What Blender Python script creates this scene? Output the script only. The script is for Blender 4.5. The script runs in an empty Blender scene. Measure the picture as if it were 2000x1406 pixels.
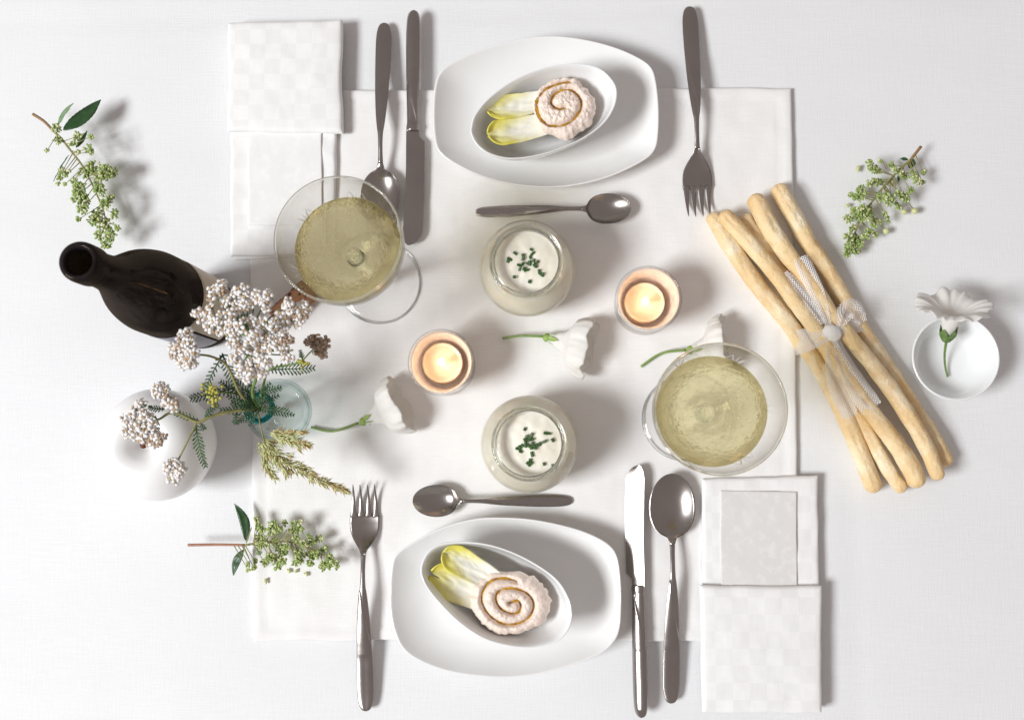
import bpy, math, random
import numpy as np
from mathutils import Vector, Matrix, noise

random.seed(7)
rnd = random.Random(11)
sc = bpy.context.scene
col = sc.collection

# ------------------------------------------------------------------ camera
F_PX, CAM_H = 1944.0, 0.89                       # 35 mm lens, 0.89 m above the table
_d = np.array([1066 - 1000, -(888 - 703), -F_PX], float); _d /= np.linalg.norm(_d)
_z = -_d
_x = np.array([1.0, 0, 0]) - _z[0] * _z; _x /= np.linalg.norm(_x)
_y = np.cross(_z, _x)
CR = np.array([_x, _y, _z])
CL = np.array([0, 0, CAM_H])
_v = CR @ np.array([0, 0, -1.0]); _o = CL - CAM_H / _v[2] * _v
CL = CL - np.array([_o[0], _o[1], 0])

def P(px, py, z=0.0):
    """a direction through a photo pixel, met with the horizontal plane at height z"""
    v = CR @ np.array([(px - 1000) / F_PX, -(py - 703) / F_PX, -1.0])
    t = (z - CL[2]) / v[2]
    p = CL + t * v
    return Vector((p[0], p[1], p[2]))

def mmpx(z=0.0):
    return (CAM_H - z) / F_PX

cam_d = bpy.data.cameras.new('camera'); cam = bpy.data.objects.new('camera', cam_d); col.objects.link(cam)
m = Matrix.Identity(4)
for i in range(3):
    for j in range(3):
        m[i][j] = CR[i][j]
    m[i][3] = CL[i]
cam.matrix_world = m
cam_d.sensor_width = 36; cam_d.lens = 36 * F_PX / 2000
cam_d.clip_start = 0.01; cam_d.clip_end = 50
cam_d.dof.use_dof = True; cam_d.dof.focus_distance = CAM_H - 0.03; cam_d.dof.aperture_fstop = 9
sc.camera = cam

# ------------------------------------------------------------------ light
w = bpy.data.worlds.new('World'); sc.world = w; w.use_nodes = True
bg = w.node_tree.nodes['Background']
bg.inputs[0].default_value = (1.0, 0.89, 0.865, 1); bg.inputs[1].default_value = 0.365

def area(name, loc, target, sx, sy, power, colr):
    l = bpy.data.lights.new(name, 'AREA'); l.shape = 'RECTANGLE'; l.size = sx; l.size_y = sy
    l.energy = power; l.color = colr
    o = bpy.data.objects.new(name, l); col.objects.link(o); o.location = loc
    o.rotation_euler = (Vector(target) - Vector(loc)).to_track_quat('-Z', 'Y').to_euler()
    return o
area('window_light', (-3.2, -1.2, 3.45), (0.0, 0.0, 0), 1.55, 1.25, 256, (0.955, 0.98, 1.0))

sc.view_settings.view_transform = 'Standard'; sc.view_settings.look = 'None'
sc.view_settings.exposure = 0; sc.view_settings.gamma = 1
sc.render.engine = 'CYCLES'
cy = sc.cycles
cy.use_denoising = True
try: cy.denoiser = 'OPENIMAGEDENOISE'
except Exception: pass
cy.max_bounces = 20; cy.transmission_bounces = 20; cy.glossy_bounces = 6; cy.diffuse_bounces = 5
cy.transparent_max_bounces = 16
cy.caustics_reflective = True; cy.caustics_refractive = True; cy.blur_glossy = 0.6
cy.sample_clamp_indirect = 6

# ------------------------------------------------------------------ materials
def newmat(name):
    m = bpy.data.materials.new(name); m.use_nodes = True
    nt = m.node_tree
    return m, nt, nt.nodes['Principled BSDF'], nt.nodes['Material Output']

def coords(nt, kind='Object', scale=(1, 1, 1)):
    tc = nt.nodes.new('ShaderNodeTexCoord'); mp = nt.nodes.new('ShaderNodeMapping')
    mp.inputs['Scale'].default_value = scale
    nt.links.new(tc.outputs[kind], mp.inputs[0])
    return mp.outputs[0]

def noise_fac(nt, scale, detail=3, rough=0.55, sc_=(1, 1, 1), lo=0.35, hi=0.65, kind='Object'):
    n = nt.nodes.new('ShaderNodeTexNoise'); n.inputs['Scale'].default_value = scale
    n.inputs['Detail'].default_value = detail; n.inputs['Roughness'].default_value = rough
    nt.links.new(coords(nt, kind, sc_), n.inputs['Vector'])
    r = nt.nodes.new('ShaderNodeMapRange'); r.inputs[1].default_value = lo; r.inputs[2].default_value = hi
    nt.links.new(n.outputs[0], r.inputs[0])
    return r.outputs[0]

def mix(nt, fac, a, b):
    x = nt.nodes.new('ShaderNodeMix'); x.data_type = 'RGBA'
    if hasattr(fac, 'links'): nt.links.new(fac, x.inputs[0])
    else: x.inputs[0].default_value = fac
    for k, s in ((6, a), (7, b)):
        if hasattr(s, 'links'): nt.links.new(s, x.inputs[k])
        else: x.inputs[k].default_value = (*s, 1)
    return x.outputs[2]

def bump(nt, bs, fac, strength, dist):
    b = nt.nodes.new('ShaderNodeBump'); b.inputs['Strength'].default_value = strength
    b.inputs['Distance'].default_value = dist
    nt.links.new(fac, b.inputs['Height']); nt.links.new(b.outputs[0], bs.inputs['Normal'])
    return b

def mat(name, c1, c2=None, scale=60, rough=0.5, metal=0, bumps=None, sss=0, sssr=(1, .6, .4), sssd=0.004,
        spec=0.5, coat=0, sc_=(1, 1, 1), lo=.35, hi=.65, transl=0):
    m, nt, bs, out = newmat(name)
    bs.inputs['Base Color'].default_value = (*c1, 1)
    if c2:
        nt.links.new(mix(nt, noise_fac(nt, scale, sc_=sc_, lo=lo, hi=hi), c1, c2), bs.inputs['Base Color'])
    bs.inputs['Roughness'].default_value = rough; bs.inputs['Metallic'].default_value = metal
    bs.inputs['Specular IOR Level'].default_value = spec
    if coat: bs.inputs['Coat Weight'].default_value = coat; bs.inputs['Coat Roughness'].default_value = .05
    if sss:
        bs.inputs['Subsurface Weight'].default_value = sss; bs.inputs['Subsurface Radius'].default_value = sssr
        bs.inputs['Subsurface Scale'].default_value = sssd
    if bumps:
        bump(nt, bs, noise_fac(nt, bumps[0], detail=4, lo=0, hi=1), bumps[1], bumps[2])
    if transl:
        tr = nt.nodes.new('ShaderNodeBsdfTranslucent'); tr.inputs[0].default_value = (*c1, 1)
        ms = nt.nodes.new('ShaderNodeMixShader'); ms.inputs[0].default_value = transl
        nt.links.new(bs.outputs[0], ms.inputs[1]); nt.links.new(tr.outputs[0], ms.inputs[2])
        nt.links.new(ms.outputs[0], out.inputs[0])
    return m

def cloth_mat(name, c, weave=900, bstr=.25, checker=False, streak=.5):
    m, nt, bs, out = newmat(name)
    bs.inputs['Roughness'].default_value = .85; bs.inputs['Specular IOR Level'].default_value = .2
    bs.inputs['Sheen Weight'].default_value = .15
    w1 = noise_fac(nt, weave, 2, .6, (1, .06, 1), .3, .7)
    w2 = noise_fac(nt, weave, 2, .6, (.06, 1, 1), .3, .7)
    ad = nt.nodes.new('ShaderNodeMath'); ad.operation = 'ADD'
    nt.links.new(w1, ad.inputs[0]); nt.links.new(w2, ad.inputs[1])
    dk = tuple(v * (.955 if not checker else .97) for v in c)
    base = mix(nt, w2, c, dk)
    base2 = mix(nt, noise_fac(nt, 9, 3, .5, (.5, 1.5, 1), .4, .75), base, tuple(v * .965 for v in c))
    if checker:
        ck = nt.nodes.new('ShaderNodeTexChecker'); ck.inputs['Scale'].default_value = 70
        ck.inputs[1].default_value = (1, 1, 1, 1); ck.inputs[2].default_value = (0, 0, 0, 1)
        nt.links.new(coords(nt, 'Object'), ck.inputs[0])
        base2 = mix(nt, ck.outputs['Fac'], base2, tuple(v * .945 for v in c))
        rr = nt.nodes.new('ShaderNodeMapRange'); rr.inputs[3].default_value = .85; rr.inputs[4].default_value = .45
        nt.links.new(ck.outputs['Fac'], rr.inputs[0]); nt.links.new(rr.outputs[0], bs.inputs['Roughness'])
    nt.links.new(base2, bs.inputs['Base Color'])
    bump(nt, bs, ad.outputs[0], bstr, .0004)
    return m

def glass_mat(name, c=(1, 1, 1), ior=1.45, rough=0.0, bumpy=None):
    m, nt, bs, out = newmat(name)
    g = nt.nodes.new('ShaderNodeBsdfGlass'); g.inputs['Color'].default_value = (*c, 1)
    g.inputs['IOR'].default_value = ior; g.inputs['Roughness'].default_value = rough
    nt.links.new(g.outputs[0], out.inputs[0])
    if bumpy: bump(nt, g, noise_fac(nt, bumpy[0], detail=3, lo=.3, hi=.7), bumpy[1], bumpy[2])
    nt.nodes.remove(bs)
    return m

def half_glass(name, c, ior, clear, tint, bumpy=None):
    """refracting glass that also lets part of the light straight through"""
    m = glass_mat(name, c, ior, 0, bumpy); nt = m.node_tree; out = nt.nodes['Material Output']; g = out.inputs[0].links[0].from_socket
    t = nt.nodes.new('ShaderNodeBsdfTransparent'); t.inputs[0].default_value = (*tint, 1)
    ms = nt.nodes.new('ShaderNodeMixShader'); ms.inputs[0].default_value = clear
    nt.links.new(g, ms.inputs[1]); nt.links.new(t.outputs[0], ms.inputs[2]); nt.links.new(ms.outputs[0], out.inputs[0]); return m

def steel_mat(name, c, rough):
    m, nt, bs, out = newmat(name)
    bs.inputs['Metallic'].default_value = 1
    nt.links.new(mix(nt, noise_fac(nt, 25, 3, .5, lo=.3, hi=.7), c, tuple(v * .88 for v in c)), bs.inputs['Base Color'])
    r = nt.nodes.new('ShaderNodeMapRange'); r.inputs[3].default_value = rough * .92; r.inputs[4].default_value = rough * 1.1
    nt.links.new(noise_fac(nt, 120, 4, .6, lo=.3, hi=.7), r.inputs[0]); nt.links.new(r.outputs[0], bs.inputs['Roughness'])
    bump(nt, bs, noise_fac(nt, 1500, 3, .6, (.25, 1, 1), 0, 1), .02, .0002)
    return m

M = {}
def thin_glass(name, tint, edge, power=2.2):
    """thin-walled glass: lets light straight through, mirrors at a slant"""
    m, nt, bs, out = newmat(name); nt.nodes.remove(bs)
    lw = nt.nodes.new('ShaderNodeLayerWeight'); lw.inputs[0].default_value = .5
    pw = nt.nodes.new('ShaderNodeMath'); pw.operation = 'POWER'; pw.inputs[1].default_value = power
    nt.links.new(lw.outputs['Facing'], pw.inputs[0])
    tr = nt.nodes.new('ShaderNodeBsdfTransparent'); nt.links.new(mix(nt, pw.outputs[0], tint, edge), tr.inputs[0])
    gl = nt.nodes.new('ShaderNodeBsdfGlossy'); gl.inputs['Roughness'].default_value = .03
    p5 = nt.nodes.new('ShaderNodeMath'); p5.operation = 'POWER'; p5.inputs[1].default_value = 4
    nt.links.new(lw.outputs['Facing'], p5.inputs[0])
    fr = nt.nodes.new('ShaderNodeMapRange'); fr.inputs[3].default_value = .035; fr.inputs[4].default_value = .45
    nt.links.new(p5.outputs[0], fr.inputs[0])
    ms = nt.nodes.new('ShaderNodeMixShader')
    nt.links.new(fr.outputs[0], ms.inputs[0]); nt.links.new(tr.outputs[0], ms.inputs[1]); nt.links.new(gl.outputs[0], ms.inputs[2])
    nt.links.new(ms.outputs[0], out.inputs[0]); return m
M['cloth'] = cloth_mat('white_linen', (.80, .805, .81), 900, .2)
M['mat'] = cloth_mat('white_cotton', (.86, .85, .835), 1100, .15)
M['napkin'] = cloth_mat('white_damask', (.87, .865, .855), 1200, .12, True)
M['card'] = mat('grey_lace_paper', (.715, .70, .68), (.755, .745, .73), 130, .7, lo=.52, hi=.62)
M['card_pale'] = mat('pale_lace_paper', (.82, .815, .80), (.85, .845, .83), 130, .7, lo=.52, hi=.62)
M['china'] = mat('white_porcelain', (.84, .835, .82), rough=.12, spec=.5, coat=.3, bumps=(12, .05, .002))
M['china_cool'] = mat('cool_white_porcelain', (.83, .84, .84), rough=.1, spec=.5, coat=.4)
M['china_apple'] = mat('glazed_ceramic', (.86, .855, .845), rough=.22, spec=.5, bumps=(40, .05, .001))
M['apple_stem'] = mat('brown_stem', (.16, .04, .02), (.07, .02, .01), 400, .6)
M['steel'] = steel_mat('brushed_steel', (.40, .365, .345), .23)
M['glass'] = glass_mat('clear_glass', (.985, .99, .985), 1.48)
M['thin'] = thin_glass('thin_clear_glass', (.995, .995, .993), (.74, .72, .69), 4.0)
M['jar_glass'] = half_glass('jar_glass', (.995, .993, .975), 1.48, .30, (.99, .985, .96))
M['wine'] = half_glass('pale_wine', (1, .968, .79), 1.34, .32, (1, .952, .72))
M['wine_wall'] = half_glass('pale_wine_against_glass', (1, .968, .79), 1.34, .28, (1, .952, .72), bumpy=(260, .22, .0012))
M['bubble'] = glass_mat('bubble', (1, 1, 1), .75)
def bottle_glass():
    m = glass_mat('dark_olive_glass', (.08, .066, .042), 1.95); nt = m.node_tree
    out = nt.nodes['Material Output']; g = out.inputs[0].links[0].from_socket
    d = nt.nodes.new('ShaderNodeBsdfDiffuse'); d.inputs[0].default_value = (.50, .40, .41, 1)  # mauve-grey diffuse layer: the room's reflection put into the glass colour
    ms = nt.nodes.new('ShaderNodeMixShader')
    r = nt.nodes.new('ShaderNodeMapRange'); r.inputs[3].default_value = .02; r.inputs[4].default_value = .06
    nt.links.new(noise_fac(nt, 30, 4, lo=.3, hi=.7), r.inputs[0]); nt.links.new(r.outputs[0], ms.inputs[0])
    nt.links.new(g, ms.inputs[1]); nt.links.new(d.outputs[0], ms.inputs[2]); nt.links.new(ms.outputs[0], out.inputs[0]); return m
M['bottle'] = bottle_glass()
M['teal'] = thin_glass('pale_teal_glass', (.972, .986, .984), (.66, .77, .76), 2.4)
M['teal_dark'] = glass_mat('deep_teal_glass', (.20, .55, .56), 1.47)
M['cream'] = mat('cream', (.93, .895, .79), (.90, .85, .71), 40, .35, sss=.25, sssr=(1, .8, .5), sssd=.006, bumps=(60, .2, .002))
M['chive'] = mat('chive', (.03, .085, .02), (.06, .15, .04), 900, .4)
M['wax'] = mat('peach_wax', (.92, .58, .39), (.94, .64, .46), 120, .3, sss=.5, sssr=(1, .55, .25), sssd=.012)
M['frost'] = None
M['wick'] = mat('wick', (.02, .015, .01), (.05, .03, .02), 900, .9)
M['oil'] = mat('golden_oil', (.56, .32, .02), (.26, .10, .01), 160, .08, spec=.6)
M['dip'] = mat('pink_beige_dip', (.80, .66, .56), (.87, .76, .68), 330, .42, sss=.2, sssd=.003, bumps=(420, .55, .0012))
M['bread'] = None
M['stem_green'] = mat('green_stem', (.17, .27, .07), (.11, .19, .04), 200, .5)
M['stem_brown'] = mat('brown_twig', (.30, .15, .07), (.24, .17, .06), 150, .6)
M['stem_pink'] = mat('pink_brown_twig', (.36, .16, .12), (.40, .22, .12), 150, .6)
M['stem_olive'] = mat('olive_stem', (.30, .27, .10), (.22, .22, .07), 200, .55)
M['leaf'] = mat('dark_leaf', (.018, .06, .018), (.03, .085, .025), 180, .38, bumps=(500, .3, .0006))
M['leaf_pale'] = mat('pale_leaf', (.15, .25, .12), (.20, .30, .15), 300, .5, bumps=(500, .3, .0006))
M['fern'] = mat('fern_green', (.022, .065, .022), (.045, .11, .035), 150, .5)
M['fern_pale'] = mat('fern_pale', (.08, .16, .06), (.05, .12, .04), 150, .5)
M['bud1'] = mat('bud_green', (.38, .46, .16), (.30, .40, .11), 500, .5)
M['bud2'] = mat('bud_pale', (.62, .63, .36), (.54, .58, .27), 500, .5)
M['bud3'] = mat('bud_deep', (.21, .31, .08), (.26, .36, .10), 500, .5)
M['bud4'] = mat('bud_cream', (.70, .68, .46), (.62, .62, .36), 500, .5)
M['petal'] = mat('white_petal', (.90, .885, .87), (.88, .84, .81), 250, .6, transl=.12)
M['floret'] = mat('tan_floret', (.52, .35, .19), (.64, .48, .30), 700, .7)
M['floret_brown'] = mat('brown_floret', (.22, .12, .07), (.40, .28, .19), 500, .7)
M['yellow_bud'] = mat('yellow_bud', (.52, .48, .10), (.40, .38, .07), 500, .5)
M['bloom'] = None
M['grass'] = mat('grass_spikelet', (.72, .71, .40), (.58, .61, .26), 350, .6, transl=.15)
M['grass_tip'] = mat('grass_tip', (.48, .30, .13), (.60, .50, .24), 350, .6)
M['cork'] = mat('cork', (.40, .20, .10), (.26, .11, .05), 260, .85, bumps=(700, .5, .001))
M['ink'] = mat('dark_print', (.03, .015, .012), (.06, .03, .02), 900, .8)

def frost():
    m, nt, bs, out = newmat('peach_frosted_glass')
    g = nt.nodes.new('ShaderNodeBsdfGlass'); g.inputs[0].default_value = (1, .93, .87, 1); g.inputs['Roughness'].default_value = .35; g.inputs['IOR'].default_value = 1.3
    t = nt.nodes.new('ShaderNodeBsdfTranslucent'); t.inputs[0].default_value = (.98, .86, .77, 1)
    d = nt.nodes.new('ShaderNodeBsdfDiffuse'); d.inputs[0].default_value = (.96, .85, .76, 1)
    a = nt.nodes.new('ShaderNodeMixShader'); a.inputs[0].default_value = .5
    b = nt.nodes.new('ShaderNodeMixShader'); nt.links.new(noise_fac(nt, 90, 4, lo=.3, hi=1.4), b.inputs[0])
    nt.links.new(t.outputs[0], a.inputs[1]); nt.links.new(d.outputs[0], a.inputs[2])
    nt.links.new(a.outputs[0], b.inputs[1]); nt.links.new(g.outputs[0], b.inputs[2])
    nt.links.new(b.outputs[0], out.inputs[0])
    return m
M['frost'] = frost()

def flame():
    m, nt, bs, out = newmat('flame')
    e = nt.nodes.new('ShaderNodeEmission'); e.inputs[0].default_value = (1, .80, .52, 1); e.inputs[1].default_value = 14
    nt.links.new(e.outputs[0], out.inputs[0]); return m
M['flame'] = flame()

def bread():
    m, nt, bs, out = newmat('baked_bread')
    base = mix(nt, noise_fac(nt, 17, 3, .5, lo=.42, hi=.80), (.85, .66, .38), (.66, .38, .12))
    base = mix(nt, noise_fac(nt, 26, 3, .6, sc_=(1, 1, 1), lo=.5, hi=.66), base, (.90, .78, .56))
    nt.links.new(base, bs.inputs['Base Color'])
    bs.inputs['Roughness'].default_value = .55; bs.inputs['Subsurface Weight'].default_value = .15
    bs.inputs['Subsurface Radius'].default_value = (1, .5, .2); bs.inputs['Subsurface Scale'].default_value = .004
    bump(nt, bs, noise_fac(nt, 160, 5, .65, lo=0, hi=1), .8, .0028)
    return m
M['bread'] = bread()

def bloom():
    m, nt, bs, out = newmat('white_bloom_petal')
    bs.inputs['Base Color'].default_value = (.90, .89, .86, 1); bs.inputs['Roughness'].default_value = .55
    bump(nt, bs, noise_fac(nt, 200, 3, lo=0, hi=1), .25, .001)
    tr = nt.nodes.new('ShaderNodeBsdfTranslucent'); tr.inputs[0].default_value = (.90, .88, .83, 1)
    ms = nt.nodes.new('ShaderNodeMixShader'); ms.inputs[0].default_value = .3
    nt.links.new(bs.outputs[0], ms.inputs[1]); nt.links.new(tr.outputs[0], ms.inputs[2]); nt.links.new(ms.outputs[0], out.inputs[0])
    return m
M['bloom'] = bloom()

def endive():
    """white rib to yellow tip, along the leaf's own length (UV)"""
    m, nt, bs, out = newmat('endive_leaf')
    uv = nt.nodes.new('ShaderNodeUVMap'); sp = nt.nodes.new('ShaderNodeSeparateXYZ'); nt.links.new(uv.outputs[0], sp.inputs[0])
    nf = noise_fac(nt, 140, 3, lo=.2, hi=.8)
    ad = nt.nodes.new('ShaderNodeMath'); ad.operation = 'MULTIPLY_ADD'; ad.inputs[1].default_value = .22
    nt.links.new(nf, ad.inputs[0]); nt.links.new(sp.outputs[0], ad.inputs[2])
    # the rim of the leaf is yellower than its rib
    ab = nt.nodes.new('ShaderNodeMath'); ab.operation = 'ABSOLUTE'
    sb = nt.nodes.new('ShaderNodeMath'); sb.operation = 'SUBTRACT'; sb.inputs[1].default_value = .5
    nt.links.new(sp.outputs[1], sb.inputs[0]); nt.links.new(sb.outputs[0], ab.inputs[0])
    ma = nt.nodes.new('ShaderNodeMath'); ma.operation = 'MULTIPLY_ADD'; ma.inputs[1].default_value = .8
    nt.links.new(ab.outputs[0], ma.inputs[0]); nt.links.new(ad.outputs[0], ma.inputs[2])
    sc1 = nt.nodes.new('ShaderNodeMath'); sc1.operation = 'MULTIPLY'; sc1.inputs[1].default_value = .74; nt.links.new(ma.outputs[0], sc1.inputs[0])
    r = nt.nodes.new('ShaderNodeValToRGB'); nt.links.new(sc1.outputs[0], r.inputs[0])
    e = r.color_ramp.elements
    e[0].position = .58; e[0].color = (.91, .90, .80, 1); e[1].position = .93; e[1].color = (.84, .77, .13, 1)
    k = r.color_ramp.elements.new(.76); k.color = (.88, .84, .46, 1)
    nt.links.new(r.outputs[0], bs.inputs['Base Color']); bs.inputs['Roughness'].default_value = .35
    w_ = noise_fac(nt, 300, 3, sc_=(1, 1, 1), lo=0, hi=1); bump(nt, bs, w_, .3, .001)
    tr = nt.nodes.new('ShaderNodeBsdfTranslucent'); nt.links.new(r.outputs[0], tr.inputs[0])
    ms = nt.nodes.new('ShaderNodeMixShader'); ms.inputs[0].default_value = .1
    nt.links.new(bs.outputs[0], ms.inputs[1]); nt.links.new(tr.outputs[0], ms.inputs[2]); nt.links.new(ms.outputs[0], out.inputs[0])
    return m
M['endive'] = endive()

def tulle(name, base):
    """net: fine threads crossing, holes between them"""
    m, nt, bs, out = newmat(name)
    bs.inputs['Base Color'].default_value = (.92, .91, .91, 1); bs.inputs['Roughness'].default_value = .7
    uv = nt.nodes.new('ShaderNodeUVMap')
    fs = []
    for ang in (0.9, -0.9):
        mp = nt.nodes.new('ShaderNodeMapping'); mp.inputs['Rotation'].default_value = (0, 0, ang)
        nt.links.new(uv.outputs[0], mp.inputs[0])
        wv = nt.nodes.new('ShaderNodeTexWave'); wv.inputs['Scale'].default_value = 9.5
        nt.links.new(mp.outputs[0], wv.inputs[0])
        r = nt.nodes.new('ShaderNodeMapRange'); r.inputs[1].default_value = .74; r.inputs[2].default_value = .97
        nt.links.new(wv.outputs['Fac'], r.inputs[0]); fs.append(r.outputs[0])
    mx = nt.nodes.new('ShaderNodeMath'); mx.operation = 'MAXIMUM'
    nt.links.new(fs[0], mx.inputs[0]); nt.links.new(fs[1], mx.inputs[1])
    rr = nt.nodes.new('ShaderNodeMapRange'); rr.inputs[3].default_value = base; rr.inputs[4].default_value = .95
    nt.links.new(mx.outputs[0], rr.inputs[0])
    nt.links.new(rr.outputs[0], bs.inputs['Alpha'])
    return m
M['tulle'] = tulle('white_tulle', .10)
M['tulle_dense'] = tulle('gathered_tulle', .93)

def label_paper():
    m, nt, bs, out = newmat('label_paper')
    bs.inputs['Roughness'].default_value = .6
    uv = nt.nodes.new('ShaderNodeUVMap'); sp = nt.nodes.new('ShaderNodeSeparateXYZ'); nt.links.new(uv.outputs[0], sp.inputs[0])
    br = nt.nodes.new('ShaderNodeTexBrick'); br.inputs['Scale'].default_value = 1
    br.inputs['Color1'].default_value = (.10, .07, .05, 1); br.inputs['Color2'].default_value = (.22, .17, .12, 1)
    br.inputs['Mortar'].default_value = (.50, .42, .32, 1); br.inputs['Mortar Size'].default_value = .026
    br.inputs['Brick Width'].default_value = .11; br.inputs['Row Height'].default_value = .085
    mp = nt.nodes.new('ShaderNodeMapping'); mp.inputs['Scale'].default_value = (6, 1.2, 1)
    nt.links.new(uv.outputs[0], mp.inputs[0]); nt.links.new(mp.outputs[0], br.inputs[0])
    # print only on the upper part of the label
    st = nt.nodes.new('ShaderNodeMapRange'); st.inputs[1].default_value = .66; st.inputs[2].default_value = .67
    nt.links.new(sp.outputs[1], st.inputs[0])
    mu = nt.nodes.new('ShaderNodeMath'); mu.operation = 'MULTIPLY'; mu.inputs[1].default_value = .55
    nt.links.new(st.outputs[0], mu.inputs[0])
    nt.links.new(mix(nt, mu.outputs[0], (.56, .47, .36), br.outputs[0]), bs.inputs['Base Color'])
    return m
M['label'] = label_paper()
M['label_grey'] = mat('speckled_label', (.20, .19, .23), (.42, .40, .46), 1300, .5, lo=.42, hi=.58)

# ------------------------------------------------------------------ mesh helpers
ORG = {}
class MB:
    def __init__(s): s.v = []; s.f = []; s.mi = []; s.uv = None
    def add(s, vs, fs, mi=0):
        o = len(s.v); s.v += [tuple(p) for p in vs]; s.f += [tuple(i + o for i in f) for f in fs]; s.mi += [mi] * len(fs)
    def build(s, name, mats, parent=None, smooth=True, org=None, uvs=None):
        if not isinstance(mats, (list, tuple)): mats = [mats]
        if parent is not None: org = ORG[parent.name]; 
        elif org is None:
            a = np.array(s.v); org = Vector(((a[:, 0].min() + a[:, 0].max()) / 2, (a[:, 1].min() + a[:, 1].max()) / 2, a[:, 2].min()))
        me = bpy.data.meshes.new(name)
        me.from_pydata([(p[0] - org[0], p[1] - org[1], p[2] - org[2]) for p in s.v], [], s.f)
        for mm in mats: me.materials.append(M[mm] if isinstance(mm, str) else mm)
        if len(mats) > 1: me.polygons.foreach_set('material_index', s.mi)
        if smooth: me.polygons.foreach_set('use_smooth', [True] * len(me.polygons))
        if uvs is not None:
            l = me.uv_layers.new(name='UVMap')
            idx = np.zeros(len(me.loops), int); me.loops.foreach_get('vertex_index', idx)
            l.data.foreach_set('uv', np.array(uvs)[idx].ravel())
        me.update()
        o = bpy.data.objects.new(name, me); col.objects.link(o)
        if parent is not None:
            o.parent = parent; ORG[o.name] = org
        else:
            o.location = org; ORG[o.name] = Vector(org)
        return o

def thing(name, loc, label, cat, group=None):
    o = bpy.data.objects.new(name, None); col.objects.link(o); o.location = loc; o.empty_display_size = .01
    ORG[o.name] = Vector(loc); tag(o, label, cat, group); return o

def tag(o, label=None, cat=None, group=None, kind=None):
    if label: o['label'] = label
    if cat: o['category'] = cat
    if group: o['group'] = group
    if kind: o['kind'] = kind
    return o

def sharp(o, ang=35):
    me = o.data
    import bmesh
    bm = bmesh.new(); bm.from_mesh(me)
    for e in bm.edges:
        if len(e.link_faces) == 2 and e.calc_face_angle(0) > math.radians(ang): e.smooth = False
    bm.to_mesh(me); bm.free(); return o

def subsurf(o, n=1):
    md = o.modifiers.new('subdivision', 'SUBSURF'); md.levels = n; md.render_levels = n; return o

def lathe(prof, c, n=64, axis=None, close=False):
    """prof: (r, z) list; revolved round the vertical through c"""
    vs, fs, rings = [], [], []
    for r, z in prof:
        if r < 1e-6:
            rings.append([len(vs)]); vs.append((c[0], c[1], c[2] + z))
        else:
            rings.append(list(range(len(vs), len(vs) + n)))
            for k in range(n):
                a = 2 * math.pi * k / n; vs.append((c[0] + r * math.cos(a), c[1] + r * math.sin(a), c[2] + z))
    seq = list(zip(rings, rings[1:]))
    if close: seq.append((rings[-1], rings[0]))
    for A, B in seq:
        if len(A) == 1 and len(B) == 1: continue
        for k in range(n):
            k2 = (k + 1) % n
            if len(A) == 1: fs.append((A[0], B[k2], B[k]))
            elif len(B) == 1: fs.append((A[k], A[k2], B[0]))
            else: fs.append((A[k], A[k2], B[k2], B[k]))
    return vs, fs

def crom(pts, n, closed=False):
    """catmull-rom through points (any dimension), n samples per span"""
    p = [np.array(q, float) for q in pts]; N = len(p); out = []
    spans = N if closed else N - 1
    for i in range(spans):
        if closed: a, b, c, d = p[(i - 1) % N], p[i], p[(i + 1) % N], p[(i + 2) % N]
        else: a, b, c, d = p[max(i - 1, 0)], p[i], p[i + 1], p[min(i + 2, N - 1)]
        for k in range(n):
            t = k / n
            out.append(.5 * (2 * b + (c - a) * t + (2 * a - 5 * b + 4 * c - d) * t * t + (3 * b - a - 3 * c + d) * t ** 3))
    if not closed: out.append(p[-1])
    return out

def tube(pts, rad, n=8, cap=True):
    """swept round section along 3-D points, radius per point"""
    P3 = [Vector(p) for p in pts]
    if not isinstance(rad, (list, tuple)): rad = [rad] * len(P3)
    vs, fs = [], []; up = Vector((0, 0, 1)); prev = None
    for i, p in enumerate(P3):
        t = (P3[min(i + 1, len(P3) - 1)] - P3[max(i - 1, 0)]); t = t.normalized() if t.length > 1e-9 else Vector((1, 0, 0))
        if prev is None:
            s = t.cross(up)
            if s.length < 1e-3: s = t.cross(Vector((1, 0, 0)))
            s.normalize()
        else:
            s = prev - t * prev.dot(t); s.normalize()
        prev = s; u = s.cross(t)
        for k in range(n):
            a = 2 * math.pi * k / n; vs.append(p + (s * math.cos(a) + u * math.sin(a)) * rad[i])
    for i in range(len(P3) - 1):
        for k in range(n):
            k2 = (k + 1) % n; fs.append((i * n + k, i * n + k2, (i + 1) * n + k2, (i + 1) * n + k))
    if cap:
        fs.append(tuple(range(n))[::-1]); fs.append(tuple(range((len(P3) - 1) * n, len(P3) * n)))
    return vs, fs

def ptube(pix, rad, n=8, sub=5):
    """tube along photo points (px, py, z), smoothed"""
    pts = crom([tuple(P(*q)) for q in pix], sub)
    if isinstance(rad, (list, tuple)):
        t = np.linspace(0, len(rad) - 1, len(pts)); rad = list(np.interp(t, range(len(rad)), rad))
    return tube([tuple(p) for p in pts], rad, n)

def ico(sub):
    import bmesh
    bm = bmesh.new(); bmesh.ops.create_icosphere(bm, subdivisions=sub, radius=1)
    vs = np.array([v.co[:] for v in bm.verts]); fs = [tuple(v.index for v in f.verts) for f in bm.faces]; bm.free(); return vs, fs
ICO1, ICO2, ICO3 = ico(1), ico(2), ico(3)

def frame(d):
    d = Vector(d).normalized(); a = d.cross(Vector((0, 0, 1)))
    if a.length < 1e-3: a = Vector((1, 0, 0))
    a.normalize(); b = d.cross(a); return np.array([a, b, d])

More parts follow.
